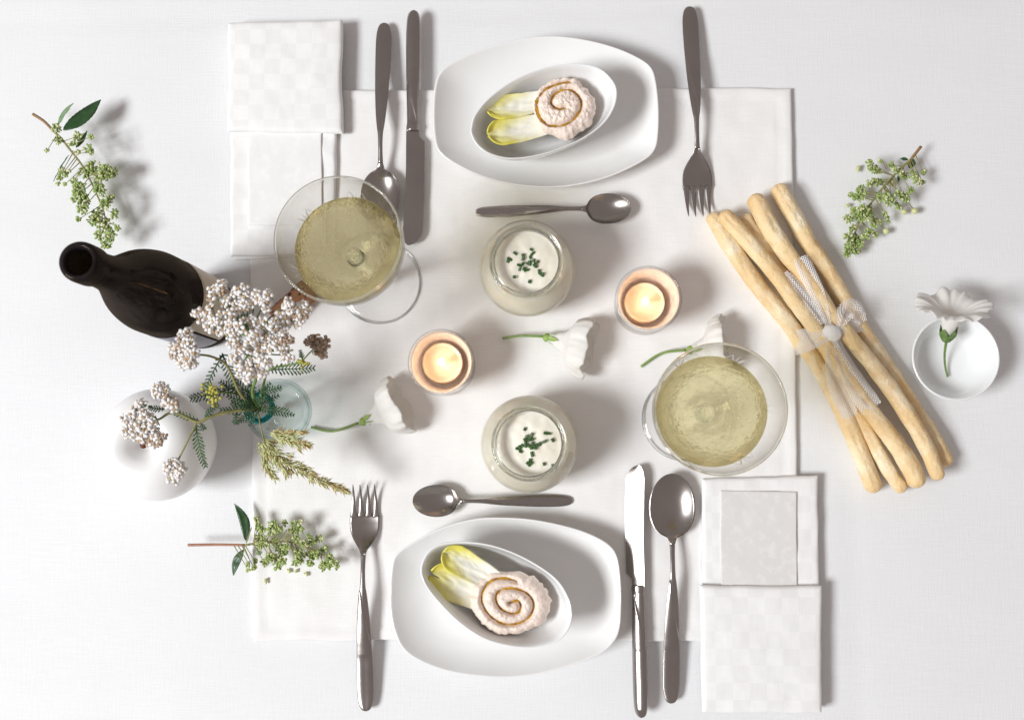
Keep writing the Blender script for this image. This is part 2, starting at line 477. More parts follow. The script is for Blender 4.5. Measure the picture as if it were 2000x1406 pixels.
def blob(c, rad, d=(0, 0, 1), base=ICO1):
    """ellipsoid: rad = (side, side, along d)"""
    fr = frame(d); vs = (base[0] * np.array(rad)) @ fr + np.array(c)
    return vs, base[1]

def fbm(x, y, z=0, o=3):
    return noise.fractal(Vector((x, y, z)), 1.0, 2.0, o)

def grid_faces(nx, ny, off=0):
    return [(off + i * ny + j, off + (i + 1) * ny + j, off + (i + 1) * ny + j + 1, off + i * ny + j + 1) for i in range(nx - 1) for j in range(ny - 1)]

# ------------------------------------------------------------------ the cloth on the table
mb = MB(); NX, NY = 220, 170
for i in range(NX):
    for j in range(NY):
        x = -.85 + 1.7 * i / (NX - 1); y = -.65 + 1.3 * j / (NY - 1)
        z = .0011 * fbm(x * 3.2, y * 5, 1, 3) + .0006 * fbm(x * 9, y * 16, 4, 2)
        # ironed creases
        for yc, k in ((.327, .0009), (-.31, .0006)):
            z -= k * math.exp(-((y - yc - .004 * math.sin(x * 4)) / .006) ** 2)
        z -= .0005 * math.exp(-((x - .30) / .006) ** 2) if y < -.1 else 0
        mb.v.append((x, y, min(z, .0012) - .0022))
mb.f = grid_faces(NX, NY)
mb.mi = [0] * len(mb.f)
tag(mb.build('tablecloth', 'cloth', org=(0, 0, 0)), kind='structure')

# ------------------------------------------------------------------ cloth slabs (mat, napkins)
def quad_pt(c4, u, v):
    a, b, c, d = c4   # tl, tr, br, bl
    return (a * (1 - u) + b * u) * (1 - v) + (d * (1 - u) + c * u) * v

def slab_cloth(c4, z0, z1, nx, ny, edge, seed, wob=.0006, hem=None, edge_wob=.0008, puff=0, lift=None):
    """a soft thick cloth: rounded edges, slight unevenness"""
    vs = []; c4 = [Vector(c) for c in c4]
    wd0 = (c4[1] - c4[0]).length; hg0 = (c4[3] - c4[0]).length
    def marks(L, n):
        e = [edge * q / L for q in (.12, .35, .65, 1)]
        return [0, 0] + e + [q for q in np.linspace(0, 1, n) if e[-1] * 1.4 < q < 1 - e[-1] * 1.4] + [1 - q for q in reversed(e)] + [1, 1]
    us = marks(wd0, nx)
    vs_ = marks(hg0, ny)
    wd = (c4[1] - c4[0]).length; hg = (c4[3] - c4[0]).length
    cen = quad_pt(c4, .5, .5)
    for i, u in enumerate(us):
        for j, v in enumerate(vs_):
            p = quad_pt(c4, u, v)
            dx = min(u, 1 - u) * wd; dy = min(v, 1 - v) * hg; d = min(dx, dy)
            z = z1
            if d < edge: z = z0 + (z1 - z0) * (.45 + .55 * math.sqrt(max(0, 1 - (1 - d / edge) ** 2)))
            z += wob * fbm(p.x * 30 + seed, p.y * 30, seed, 3) * min(1, d / edge + .2)
            z += puff * (4 * u * (1 - u)) ** .5 * (4 * v * (1 - v)) ** .5
            if hem and abs(d - hem) < .0014: z -= .0005
            if hem and d < hem: z += .0004
            if lift: z += lift(u, v)
            e = Vector((fbm(p.x * 22, p.y * 22, seed + 5, 2), fbm(p.x * 22, p.y * 22, seed + 9, 2), 0)) * edge_wob
            q = p + e
            if i in (0, len(us) - 1) or j in (0, len(vs_) - 1):
                z = z0; dd = (q - cen).normalized(); q = q - dd * min(.0006, (z1 - z0) * .25)
            vs.append((q.x, q.y, z))
    return vs, [f[::-1] for f in grid_faces(len(us), len(vs_))]

mt = MB(); mt.add(*slab_cloth([P(487, 178), P(1545, 174), P(1562, 1250), P(497, 1250)], -.001, .0030, 130, 130, .003, 3, .0009, hem=.011, edge_wob=.0012))
tag(mt.build('placemat', 'mat', org=P(1025, 710)), 'large white cotton placemat with stitched hem under the plates and jars', 'placemat')

def napkin(c4, split, cardpx, cardmat, label, cardlabel, band_up, right_in, seed):
    """c4 in pixels tl,tr,br,bl; band covers the part above/below y = split"""
    tl, tr, br, bl = c4
    cen = P((tl[0] + br[0]) / 2, (tl[1] + br[1]) / 2, .003)
    t = thing('folded_napkin', cen, label, 'napkin', None)
    zb = .0085
    ins = right_in
    a = MB(); a.add(*slab_cloth([P(tl[0] + 2, tl[1] + 4, zb), P(tr[0] - ins, tr[1] + 4, zb), P(br[0] - ins, br[1] - 4, zb), P(bl[0] + 2, bl[1] - 4, zb)], .0035, zb, 60, 90, .0035, seed, .0012, edge_wob=.0015))
    a.build('base_fold', 'napkin', t)
    # under layer peeking out
    a = MB(); a.add(*slab_cloth([P(tl[0] + 6, tl[1] + 8, .004), P(tr[0] - ins - 6, tr[1] + 8, .004), P(br[0] - ins + (2 if not band_up else -12), br[1] - (2 if band_up else 8), .004), P(bl[0] + 10, bl[1] + (3 if band_up else -8), .004)], .0031, .0052, 40, 40, .002, seed + 2, .0006))
    a.build('under_fold', 'napkin', t)
    zt = .0145
    if band_up: b4 = [P(*tl, zt), P(*tr, zt), P(tr[0] + 1, split + 3, zt), P(tl[0], split - 2, zt)]
    else: b4 = [P(tl[0] - 2, split - 2, zt), P(tr[0] + 2, split + 2, zt), P(*br, zt), P(*bl, zt)]
    a = MB(); a.add(*slab_cloth(b4, .0083, zt, 60, 60, .004, seed + 4, .0009, edge_wob=.0016, puff=.0015))
    a.build('pocket_fold', 'napkin', t)
    c = MB(); x0, y0, x1, y1 = cardpx
    zc = .0102
    q = [P(x0, y0, zc), P(x1, y0 + 2, zc), P(x1 + 1, y1, zc), P(x0 + 1, y1, zc)]
    c.add(*slab_cloth(q, zc - .0012, zc, 30, 40, .0008, seed + 7, .0005, edge_wob=.0006))
    tag(c.build('lace_card', cardmat), cardlabel, 'card')
    return t
napkin([(443, 42), (667, 38), (660, 503), (447, 505)], 258, (484, 232, 628, 440), 'card_pale',
       'folded white damask napkin beside the spoon and knife that lie by the wine bottle',
       'very pale lace-patterned card tucked in napkin under the wine glass rim', True, 7, 20)
napkin([(1369, 930), (1603, 924), (1606, 1394), (1373, 1392)], 1143, (1407, 958, 1556, 1172), 'card',
       'folded white damask napkin beside the large spoon, below the breadsticks',
       'grey lace-patterned card showing above the fold of a napkin near breadsticks', False, 4, 40)

# ------------------------------------------------------------------ china
def outline(px, z, n=10):
    return [Vector(tuple(p)) for p in crom([tuple(P(a, b, z)) for a, b in px], n, True)]

def dish_from_outline(ol, prof, zb=0):
    """rings of the outline, drawn in towards the middle: prof = (scale, z, round) with round easing the ring to an ellipse"""
    n = len(ol); c = sum(ol, Vector()) / n
    vs, fs = [], []
    sx = max(abs(p.x - c.x) for p in ol); sy = max(abs(p.y - c.y) for p in ol)
    for s, z in prof:
        for p in ol: vs.append((c.x + (p.x - c.x) * s, c.y + (p.y - c.y) * s, z + zb))
    for i in range(len(prof) - 1):
        for k in range(n):
            k2 = (k + 1) % n; fs.append((i * n + k, (i + 1) * n + k, (i + 1) * n + k2, i * n + k2))
    for i, up in ((0, False), (len(prof) - 1, True)):
        vs.append((c.x, c.y, prof[i][1] + zb)); ci = len(vs) - 1
        for k in range(n):
            k2 = (k + 1) % n
            fs.append((ci, i * n + k2, i * n + k) if up else (ci, i * n + k, i * n + k2))
    return vs, fs, c

plate_prof = [(.05, .0035), (.45, .0035), (.55, .0042), (.585, .0030), (.60, .0030), (.63, .0045), (.78, .0085), (.92, .0165), (.985, .0215), (.997, .0232), (1.0, .0242), (.996, .0252),
              (.985, .0252), (.975, .0243), (.93, .0205), (.86, .0155), (.78, .0115), (.70, .0088), (.62, .0075), (.50, .0072), (.30, .0072), (.05, .0072)]
def plate(px, label):
    ol = outline(px, .025)
    v, f, c = dish_from_outline(ol, plate_prof, 0.0)
    mb = MB(); mb.add(v, f); o = mb.build('serving_plate', 'china', org=(c.x, c.y, .003)); tag(o, label, 'plate'); return o
plate([(845, 212), (850, 162), (864, 136), (895, 116), (945, 95), (1007, 78), (1070, 71), (1132, 76), (1195, 91), (1245, 112), (1272, 132), (1282, 162), (1287, 212), (1286, 262), (1279, 293), (1255, 315), (1195, 344), (1132, 361), (1070, 367), (1007, 362), (945, 347), (890, 322), (857, 297), (847, 265)],
      'white oblong plate with curved sides beside the dark steel knife')
plate([(761, 1157), (764, 1109), (774, 1081), (810, 1056), (859, 1031), (919, 1014), (968, 1010), (1040, 1014), (1113, 1029), (1161, 1046), (1193, 1066), (1207, 1090), (1213, 1133), (1214, 1181), (1211, 1225), (1200, 1252), (1173, 1276), (1113, 1300), (1052, 1316), (992, 1323), (931, 1320), (871, 1310), (818, 1290), (786, 1266), (769, 1230), (762, 1193)],
      'white oblong plate with curved sides beside the fork that lies near a leafy sprig')
bpy.data.objects['serving_plate']['label'] = 'white oblong plate with curved sides beside the dark steel knife'

bowl_prof = [(.05, .002), (.50, .002), (.54, 0), (.58, 0), (.61, .003), (.72, .009), (.86, .021), (.955, .036), (.988, .0435), (.998, .0455), (.996, .0468), (.985, .0472), (.965, .0462),
             (.93, .041), (.86, .0305), (.76, .0195), (.64, .0115), (.48, .0075), (.28, .0062), (.05, .006)]
def bowl(px, label):
    ol = outline(px, .0555)
    v, f, c = dish_from_outline(ol, bowl_prof, .0075)
    mb = MB(); mb.add(v, f); o = mb.build('oval_bowl', 'china_cool', org=(c.x, c.y, .0075)); tag(o, label, 'bowl'); return c
bowlA = bowl([(919, 262), (919, 245), (927, 222), (952, 192), (995, 160), (1045, 137), (1095, 125), (1145, 125), (1177, 136), (1200, 160), (1206, 182), (1200, 210), (1180, 240), (1145, 267), (1095, 290), (1045, 305), (995, 310), (957, 302), (932, 285)],
     'white oval bowl holding two tightly curled yellow leaves and a rough oiled swirl')
bowlB = bowl([(820, 1116), (825, 1092), (839, 1072), (864, 1060), (907, 1057), (955, 1063), (1004, 1079), (1052, 1104), (1089, 1132), (1110, 1164), (1118, 1193), (1116, 1218), (1105, 1239), (1084, 1256), (1040, 1266), (992, 1262), (943, 1247), (895, 1215), (854, 1174), (830, 1143)],
     'white oval bowl holding two spread leaf tips and a smooth cream swirl')

# small round dish
c = P(1867, 698, .030); c.z = 0
r0 = 84 * mmpx(.03)
prof = [(0, .0025), (.020, .0025), (.0225, 0), (.0245, 0), (.0255, .003), (r0 - .004, .016), (r0 - .0008, .027), (r0, .0295), (r0 - .0008, .0305), (r0 - .002, .030), (r0 - .004, .022), (r0 - .0075, .012), (r0 - .013, .0070), (.018, .0058), (0, .0056)]
mb = MB(); mb.add(*lathe(prof, c, 96)); tag(mb.build('small_dish', 'china_cool', org=c), 'small round white dish with a white flower lying on its rim', 'dish')

# ceramic apple
c = P(311, 868, .045); c.z = 0
pr = [(0, .004), (.010, .002), (.018, 0), (.026, .0015), (.036, .012), (.0435, .026), (.0475, .043), (.0465, .058), (.041, .071), (.033, .0795), (.024, .083), (.016, .0815), (.009, .0765), (.004, .072), (0, .0705)]
pr = [tuple(p) for p in crom(pr, 5)]
vs, fs = lathe([(max(0, r) if i not in (0, len(pr) - 1) else 0, z) for i, (r, z) in enumerate(pr)], c, 96)
vs = [(x + .0012 * math.sin(3 * math.atan2(y - c.y, x - c.x)) * (z / .08) * min(1, math.hypot(x - c.x, y - c.y) / .02), y, z) for x, y, z in vs]
t = thing('ceramic_apple', c, 'glossy white ceramic apple with brown stem beside the flower vase', 'ornament')
mb = MB(); mb.add(vs, fs); mb.build('body', 'china_apple', t)
mb = MB(); mb.add(*tube([(c.x, c.y, .068), (c.x + .001, c.y - .0005, .078), (c.x + .0035, c.y - .001, .0875)], [.0016, .0018, .0028], 10)); mb.build('stem', 'apple_stem', t)

# ------------------------------------------------------------------ endive leaves and dips
def endive_leaf(base, tip, width, zb, zt, cup, label, seed, notch=0):
    """base/tip in pixels at their heights; cupped leaf with wavy yellow rim"""
    A = P(*base, zb); B = P(*tip, zt); ax = (B - A); L = ax.length; ax.normalize()
    side = Vector((0, 0, 1)).cross(ax).normalized(); up = ax.cross(side)
    nt_, nu = 40, 25; vs = []; uv = []
    for i in range(nt_):
        t = i / (nt_ - 1)
        wv = width * (.72 + .34 * math.sin(math.pi * min(1, t * 1.02) * .62)) * (1 if t < .78 else math.sqrt(max(.0, 1 - ((t - .78) / .225) ** 2)))
        for j in range(nu):
            u = -1 + 2 * j / (nu - 1)
            rip = .0012 * fbm(t * 6 + seed, u * 3, seed, 2) * (.3 + t)
            h = cup * (u * u - .35) * (.9 + .2 * math.sin(t * 3)) + rip + .0018 * math.exp(-(u / .16) ** 2) * (1 - t)
            tt = t
            if notch: tt = t - notch * math.exp(-((u - .1) / .28) ** 2) * max(0, t - .6) * 2.2
            tt += .02 * fbm(u * 4, seed, 2, 2) * t
            sag = .010 * math.sin(math.pi * t) * -.35
            p = A + ax * (L * tt) + side * (wv * u * (1 + .05 * fbm(t * 5, seed + u, 0, 2))) + up * (h + sag)
            vs.append(tuple(p)); uv.append((t, (u + 1) / 2))
    mb = MB(); mb.add(vs, grid_faces(nt_, nu))
    o = mb.build('endive_leaf', 'endive', uvs=uv)
    md = o.modifiers.new('thickness', 'SOLIDIFY'); md.thickness = .0012; md.offset = 0
    tag(o, label, 'leaf'); return o
endive_leaf((1085, 192), (952, 215), .0102, .040, .0455, .004, 'bright yellow endive leaf curling inward, laid over a paler leaf', 3)
endive_leaf((1090, 238), (953, 264), .0112, .037, .0440, .004, 'pale endive leaf with yellow tip tucked under the bright yellow leaf', 8)
endive_leaf((985, 1148), (866, 1077), .0112, .041, .0505, .004, 'endive leaf whose tip rises to the rim of the bowl', 15)
endive_leaf((990, 1182), (840, 1120), .0145, .037, .0455, .004, 'broad endive leaf with notched yellow tip beneath a cream swirl', 22, notch=.16)

def dip(cpx, pxpts, z0, rad, hgt, label, gw, gd, rough, squash, seed):
    zc = z0 + hgt
    C = P(*cpx, zc)
    g = np.array([tuple(P(a, b, zc))[:2] for a, b in pxpts])
    g = np.array(crom(g, 8))
    N = 110; vs = []; R2 = rad
    na, nr = 150, 64
    def groove(x, y):
        d = np.min(np.hypot(g[:, 0] - x, g[:, 1] - y)); return d
    rings = []
    for i in range(nr + 1):
        q = i / nr
        for k in range(na):
            a = 2 * math.pi * k / na
            rr = rad * (1 + .12 * fbm(math.cos(a) * 1.6 + seed, math.sin(a) * 1.6, seed, 3) + .05 * fbm(math.cos(a) * 6 + seed, math.sin(a) * 6, 2, 2))
            # flat top, rounded shoulder, then the underside drawn in towards the bowl floor
            if q < .55: qr, dz, prof = q * .74 / .55, 0, 1
            elif q < .85: ph = (q - .55) / .30 * math.pi / 2; qr = .74 + .26 * math.sin(ph); dz = .0075 * (1 - math.cos(ph)); prof = math.cos(ph) * .8 + .2
            else: k_ = (q - .85) / .15; qr = 1 - .22 * k_; dz = .0075 + (hgt - .0075) * k_; prof = .2 * (1 - k_)
            x = C.x + rr * qr * math.cos(a) * squash[0]; y = C.y + rr * qr * math.sin(a) * squash[1]
            z = z0 + hgt * (.9 + .12 * (1 - qr)) - dz
            d = groove(x, y)
            z -= gd * math.exp(-(d / gw) ** 2) * min(1, prof * 1.2)
            # rounded backs between the grooves
            z += .0026 * math.sqrt(min(1, d / (gw * 3.0))) * prof
            z += rough * (fbm(x * 330, y * 330, seed, 3) + .6 * fbm(x * 800, y * 800, seed, 2)) * (.35 + .65 * prof)
            vs.append((x, y, z))
    fs = []
    for i in range(nr):
        for k in range(na):
            k2 = (k + 1) % na; fs.append((i * na + k, (i + 1) * na + k, (i + 1) * na + k2, i * na + k2))
    mb = MB(); mb.add(vs, fs)
    t = mb.build('dip_swirl', 'dip', org=(C.x, C.y, z0)); tag(t, label, 'dip')
    # oil lying in the groove
    ov, of = [], []
    n = len(g)
    for i in range(n):
        tg = g[min(i + 1, n - 1)] - g[max(i - 1, 0)]; tg = tg / (np.linalg.norm(tg) + 1e-9); nn = np.array([-tg[1], tg[0]])
        wloc = gw * (.62 + 1.5 * fbm(i * .17, seed, 1, 2)) * (1 if 2 < i < n - 3 else .4)
        wloc = max(wloc, gw * .2)
        for s in (-1, -.4, .4, 1):
            q = g[i] + nn * wloc * s
            rq = math.hypot((q[0] - C.x) / squash[0], (q[1] - C.y) / squash[1]) / rad
            zz = z0 + hgt * (.9 + .12 * (1 - min(1, rq))) - gd * .62 - (.0004 if abs(s) == 1 else 0) + .0026 * math.sqrt(min(1, wloc * abs(s) / (gw * 3.0)))
            ov.append((q[0], q[1], zz))
    of = grid_faces(n, 4)
    mo = MB(); mo.add(ov, of); o = mo.build('oil_drizzle', 'oil', t)
    return t
gA = [(1020 + x / 8.79, 120 + y / 8.79) for x, y in [(830, 330), (700, 345), (560, 385), (400, 460), (290, 580), (245, 720), (275, 880), (350, 1000), (470, 1075), (600, 1085), (760, 1060), (900, 960), (1000, 820), (1015, 690), (960, 570), (860, 490), (740, 465), (620, 510), (530, 590), (500, 690), (560, 775), (650, 805), (740, 790)]]
gB = [(820 + x / 6.667, 1050 + y / 6.667) for x, y in [(1260, 575), (1130, 535), (1000, 540), (890, 600), (820, 700), (805, 830), (860, 960), (960, 1060), (1090, 1125), (1230, 1130), (1370, 1080), (1460, 980), (1480, 860), (1420, 750), (1300, 680), (1170, 660), (1050, 690), (990, 770), (1010, 870), (1090, 950), (1200, 990), (1290, 965), (1310, 880), (1270, 820), (1170, 850)]]
dip((1101, 204), gA, .024, .0272, .025, 'rough pinkish dip swirl with brown oil in its groove and curled leaves beside it', .0016, .0048, .00115, (1, 1), 2)
dip((998, 1178), gB, .023, .0308, .025, 'smooth pale dip swirl with golden oil in its groove and notched leaf', .0015, .0042, .00055, (1.08, .88), 9)

# ------------------------------------------------------------------ cutlery
def strip(stations, nu, top, bot, xf):
    """closed slab: stations (s, halfwidth, offset); top/bot(s, u) heights"""
    vs, fs = [], []; k = 2 * nu
    for s, hw, off in stations:
        for j in range(nu):
            u = -1 + 2 * j / (nu - 1); vs.append(xf(s, off + hw * u, top(s, u)))
        for j in range(nu):
            u = 1 - 2 * j / (nu - 1); vs.append(xf(s, off + hw * u * .93, bot(s, u)))
    n = len(stations)
    for i in range(n - 1):
        for j in range(k):
            j2 = (j + 1) % k; fs.append((i * k + j, i * k + j2, (i + 1) * k + j2, (i + 1) * k + j))
    fs.append(tuple(range(k))[::-1]); fs.append(tuple(range((n - 1) * k, n * k)))
    return vs, fs

def axis_xf(A, B, flip=1):
    a = P(*A, .006); b = P(*B, .006); a.z = b.z = 0; d = b - a; L = d.length; d.normalize(); n = Vector((-d.y, d.x, 0)) * flip
    def xf(s, y, z):
        p = a + d * s + n * y; return (p.x, p.y, z)
    return xf, L, a

def interp(keys):
    xs = [k[0] for k in keys]; ys = [k[1] for k in keys]
    pts = crom(keys, 8); X = [p[0] for p in pts]; Y = [p[1] for p in pts]
    return lambda s: float(np.interp(s, X, Y))

REST = .0042
def handle_part(t, xf, u_, hw, zc, s_end, name='handle', ridge=True):
    """tapering handle with an overlapping leaf-shaped facet; u_ = metres per design unit"""
    ss = [0.15, .6, 1.5, 3, 5, 8, 11] + list(np.arange(15, s_end, 3.0)) + [s_end]
    st = [(s * u_, max(.0002, hw(s)) * u_, 0) for s in ss]
    def crease(s):
        # the line sweeps from the neck across to the far edge
        k = (s - 95) / 125
        return None if (k < 0 or k > 1) else -1 + 1.75 * k ** 1.3
    def top(sm, u):
        s = sm / u_; z = zc(s) + .0013 * (1 - u * u) * min(1, hw(s) / 8)
        z -= .0005 * math.exp(-(u / .5) ** 2) if s < 100 else 0
        if ridge:
            c = crease(s)
            if c is not None:
                d = u - c; rp = min(1, (s - 95) / 30)
                z += rp * .00085 * (1 / (1 + math.exp(-d * 14)) - .5)
                z += rp * .0004 * math.exp(-(d / .10) ** 2)
        return z
    def bot(sm, u):
        s = sm / u_; return zc(s) - .0016 - .0006 * (1 - u * u)
    mb = MB(); mb.add(*strip(st, 21, top, bot, xf)); return mb.build(name, 'steel', t)

HW = interp([(0, 0), (1.5, 5.5), (5, 9.2), (12, 12.3), (28, 14.8), (60, 15.3), (110, 14.3), (160, 12.2), (195, 9.5), (215, 7.2), (228, 5.2), (245, 4.3), (265, 4.2), (282, 4.8)])
ZC = interp([(0, .0052), (30, .0056), (90, .0085), (160, .0135), (215, .0170), (250, .0165), (280, .0142), (300, .0130)])

def fork(A, B, label, flip=1):
    xf, L, a = axis_xf(A, B, flip); u_ = L / 413; a = Vector(a); a.z = .0032
    t = thing('table_fork', a, label, 'fork')
    handle_part(t, xf, u_, HW, ZC, 284)
    zh = interp([(284, .0138), (300, .0098), (320, .0060), (340, .0052), (352, .0054), (362, .0060)])
    hwf = interp([(284, 4.9), (292, 7.2), (302, 14), (312, 20.5), (324, 25.5), (338, 27.6), (354, 27.4)])
    st = [(s * u_, hwf(s) * u_, 0) for s in np.linspace(284, 354, 30)]
    mb = MB(); mb.add(*strip(st, 19, lambda s, u: zh(s / u_) + .0012 * u * u, lambda s, u: zh(s / u_) - .0016 + .0011 * u * u, xf))
    hd = mb.build('head', 'steel', t)
    zt = interp([(352, .0054), (375, .0062), (395, .0085), (413, .0125)])
    for r0_, r1_ in ((-21.3, -20.5), (-7.1, -7.5), (7.1, 6.5), (21.3, 19.5)):
        st = []
        for s in np.linspace(351, 413, 22):
            k = (s - 351) / 62; hw = 5.9 * (1 - k) ** .75 * (.80 + .2 * math.exp(-k * 9)) + .55
            if k < .10: hw = 5.9 + .9 * (1 - k / .10)
            st.append((s * u_, hw * u_, (r0_ + (r1_ - r0_) * k) * u_))
        mb = MB(); mb.add(*strip(st, 7, lambda s, u, r=r0_: zt(s / u_) + .0012 * (r / 27) ** 2 * max(0, 1 - (s / u_ - 351) / 62) - .0004 * u * u, lambda s, u, r=r0_: zt(s / u_) - .0015 + .0012 * (r / 27) ** 2, xf))
        mb.build('tine', 'steel', hd)
    return t

def spoon(A, B, bowl_len, bowl_hw, label, name, hw=HW, zc=ZC, Lu=413, s0=284, depth=.0074, flip=1):
    xf, L, a = axis_xf(A, B, flip); u_ = L / Lu; a = Vector(a); a.z = .0032
    t = thing(name, a, label, 'spoon')
    handle_part(t, xf, u_, hw, zc, s0)
    n = 56; st = []
    for i in range(n):
        k = i / (n - 1); k = .5 * k + .5 * math.sin(k * math.pi / 2); s = s0 + (Lu - s0) * k
        kb = max(0, (k - .10) / .90)
        e = bowl_hw * max(0, 1 - abs(2 * kb ** .90 - 1) ** 2.15) ** .52
        e = max(e, hw(s0) * (1 + .9 * k * 8) if k < .10 else 0, .35)
        if k < .16: e = max(e, hw(s0) * (1 + 1.1 * (k / .12) ** 2))
        st.append((s * u_, e * u_, 0))
    zr = lambda k: .0140 - .0018 * min(1, k * 5) + .0022 * k * k
    def prof(k): return max(0, 1 - abs(2 * max(0, (k - .08) / .92) ** .9 - 1) ** 2.2) if k > .08 else 0
    def top(sm, u):
        k = (sm / u_ - s0) / (Lu - s0); return zr(k) - depth * prof(k) * (1 - abs(u) ** 2.2) + (.0013 * (1 - u * u) * max(0, 1 - k * 9))
    def bot(sm, u):
        k = (sm / u_ - s0) / (Lu - s0); return zr(k) - .0012 - (depth + .0002) * prof(k) * (1 - abs(u) ** 2.2) - (.001 * max(0, 1 - k * 9))
    mb = MB(); mb.add(*strip(st, 31, top, bot, xf)); mb.build('bowl', 'steel', t)
    return t

def knife(A, B, label, tilt=0, flip=1, hwid=12.6):
    xf0, L, a = axis_xf(A, B, flip); u_ = L / 456; a = Vector(a); a.z = .0032
    zr = .0095
    ca, sa = math.cos(math.radians(tilt)), math.sin(math.radians(tilt))
    def xf(s, y, z):
        z -= zr; y2 = y * ca - z * sa; z2 = y * sa + z * ca; return xf0(s, y2, z2 + zr)
    t = thing('table_knife', a, label, 'knife')
    hw = interp([(0, 0), (1.5, 5), (5, 8.5), (12, 11.3), (30, 13.2), (70, 13.8), (130, 13.3), (180, 12), (215, 11.2), (226, 11.4)])
    def thick(s): return .0052 * min(1, .25 + s / 20) * (1 if s < 150 else 1 - .30 * (s - 150) / 76)
    ss = [0.15, .6, 1.5, 3, 5, 8, 11] + list(np.arange(15, 226, 3.0)) + [226]
    def top(sm, u):
        s = sm / u_; z = zr + thick(s) * math.sqrt(max(0, 1 - .92 * u * u)) * .8
        k = (s - 120) / 100
        if 0 < k < 1:
            c = -1 + 1.75 * k ** 1.2; d = u - c; z += .0008 * (1 / (1 + math.exp(-d * 14)) - .5) + .0004 * math.exp(-(d / .1) ** 2)
        return z
    def bot(sm, u):
        s = sm / u_; return zr - thick(s) * math.sqrt(max(0, 1 - .92 * u * u)) * .8
    mb = MB(); mb.add(*strip([(s * u_, hw(s) * u_, 0) for s in ss], 21, top, bot, xf)); mb.build('handle', 'steel', t)
    mb = MB(); mb.add(*strip([(s * u_, h * u_, 0) for s, h in ((224, 10.6), (226, 11.9), (231, 12.2), (235, 11.8), (236.5, 11))], 15,
        lambda s, u: zr + .0036 * math.sqrt(max(0, 1 - .9 * u * u)), lambda s, u: zr - .0036 * math.sqrt(max(0, 1 - .9 * u * u)), xf)); mb.build('bolster', 'steel', t)
    # blade: straight spine, cutting edge with a step near the bolster, rounded tip
    st = []
    for s in list(np.linspace(235, 245, 4)) + list(np.linspace(247, 258, 6)) + list(np.linspace(262, 440, 36)) + [445, 449, 452, 454, 455.3, 455.9]:
        spine = -12.5
        edge = 11.5 if s < 247 else 11.5 + 11.0 * min(1, (s - 247) / 11)
        edge -= 4.5 * max(0, (s - 300) / 156) ** 2
        spine -= 5 * max(0, min(1, (s - 300) / 130)) ** 1.5
        if s > 425:
            k = min(1, (s - 425) / 31); q = math.sqrt(max(0, 1 - k ** 2.4)); mid = -6.5; spine = mid + (spine - mid) * q; edge = mid + (edge - mid) * q - 2 * k
        st.append((s * u_, max(.2, (edge - spine) / 2) * u_, (edge + spine) / 2 * u_))
    mb = MB(); mb.add(*strip(st, 9, lambda s, u: zr + .0008 * (1 - .8 * max(0, u)), lambda s, u: zr - .0008 * (1 - .8 * max(0, u)), xf))
    sharp(mb.build('blade', 'steel', t), 50)
    return t

fork((1347, 12), (1365, 426), 'dark steel fork lying above the breadsticks with its tines towards them')
fork((714, 1389), (712, 945), 'bright steel fork lying next to the leafy sprig with pink stem')
knife((809, 24), (806, 481), 'dark steel knife lying between a spoon and a plate', 0)
knife((1252, 1399), (1240, 908), 'steel knife with white shining blade beside the large spoon and napkin', -22, flip=1)
spoon((750, 44), (744, 452), 130, 37.5, 'dark steel table spoon whose bowl lies behind the wine glass rim', 'table_spoon')
spoon((1311, 1374), (1311, 924), 140, 41.5, 'shiny steel table spoon lying between the knife and napkin, bowl beside it', 'table_spoon')
bpy.data.objects['table_spoon.001']['label'] = 'large shiny steel table spoon lying between a white-bladed knife and a napkin'
HWs = interp([(0, 0), (1.5, 4.4), (5, 7), (12, 9.2), (28, 10.8), (60, 11), (100, 9.6), (135, 7.6), (155, 5.8), (170, 4.2), (190, 3.6), (207, 4)])
ZCs = interp([(0, .0050), (30, .0054), (80, .0085), (130, .0125), (165, .0145), (190, .0142), (207, .0138)])
spoon((928, 414), (1231, 411), 95, 30, 'dark steel teaspoon lying between the oblong plate and a cream jar', 'teaspoon', HWs, ZCs, 302, 207, .0064)
spoon((1118, 978), (808, 977), 95, 30, 'bright steel teaspoon with yellow glint, beside the fork near the sprig', 'teaspoon', HWs, ZCs, 302, 207, .0064, -1)
bpy.data.objects['teaspoon.001']['label'] = 'bright steel teaspoon whose bowl points towards the fork tines'

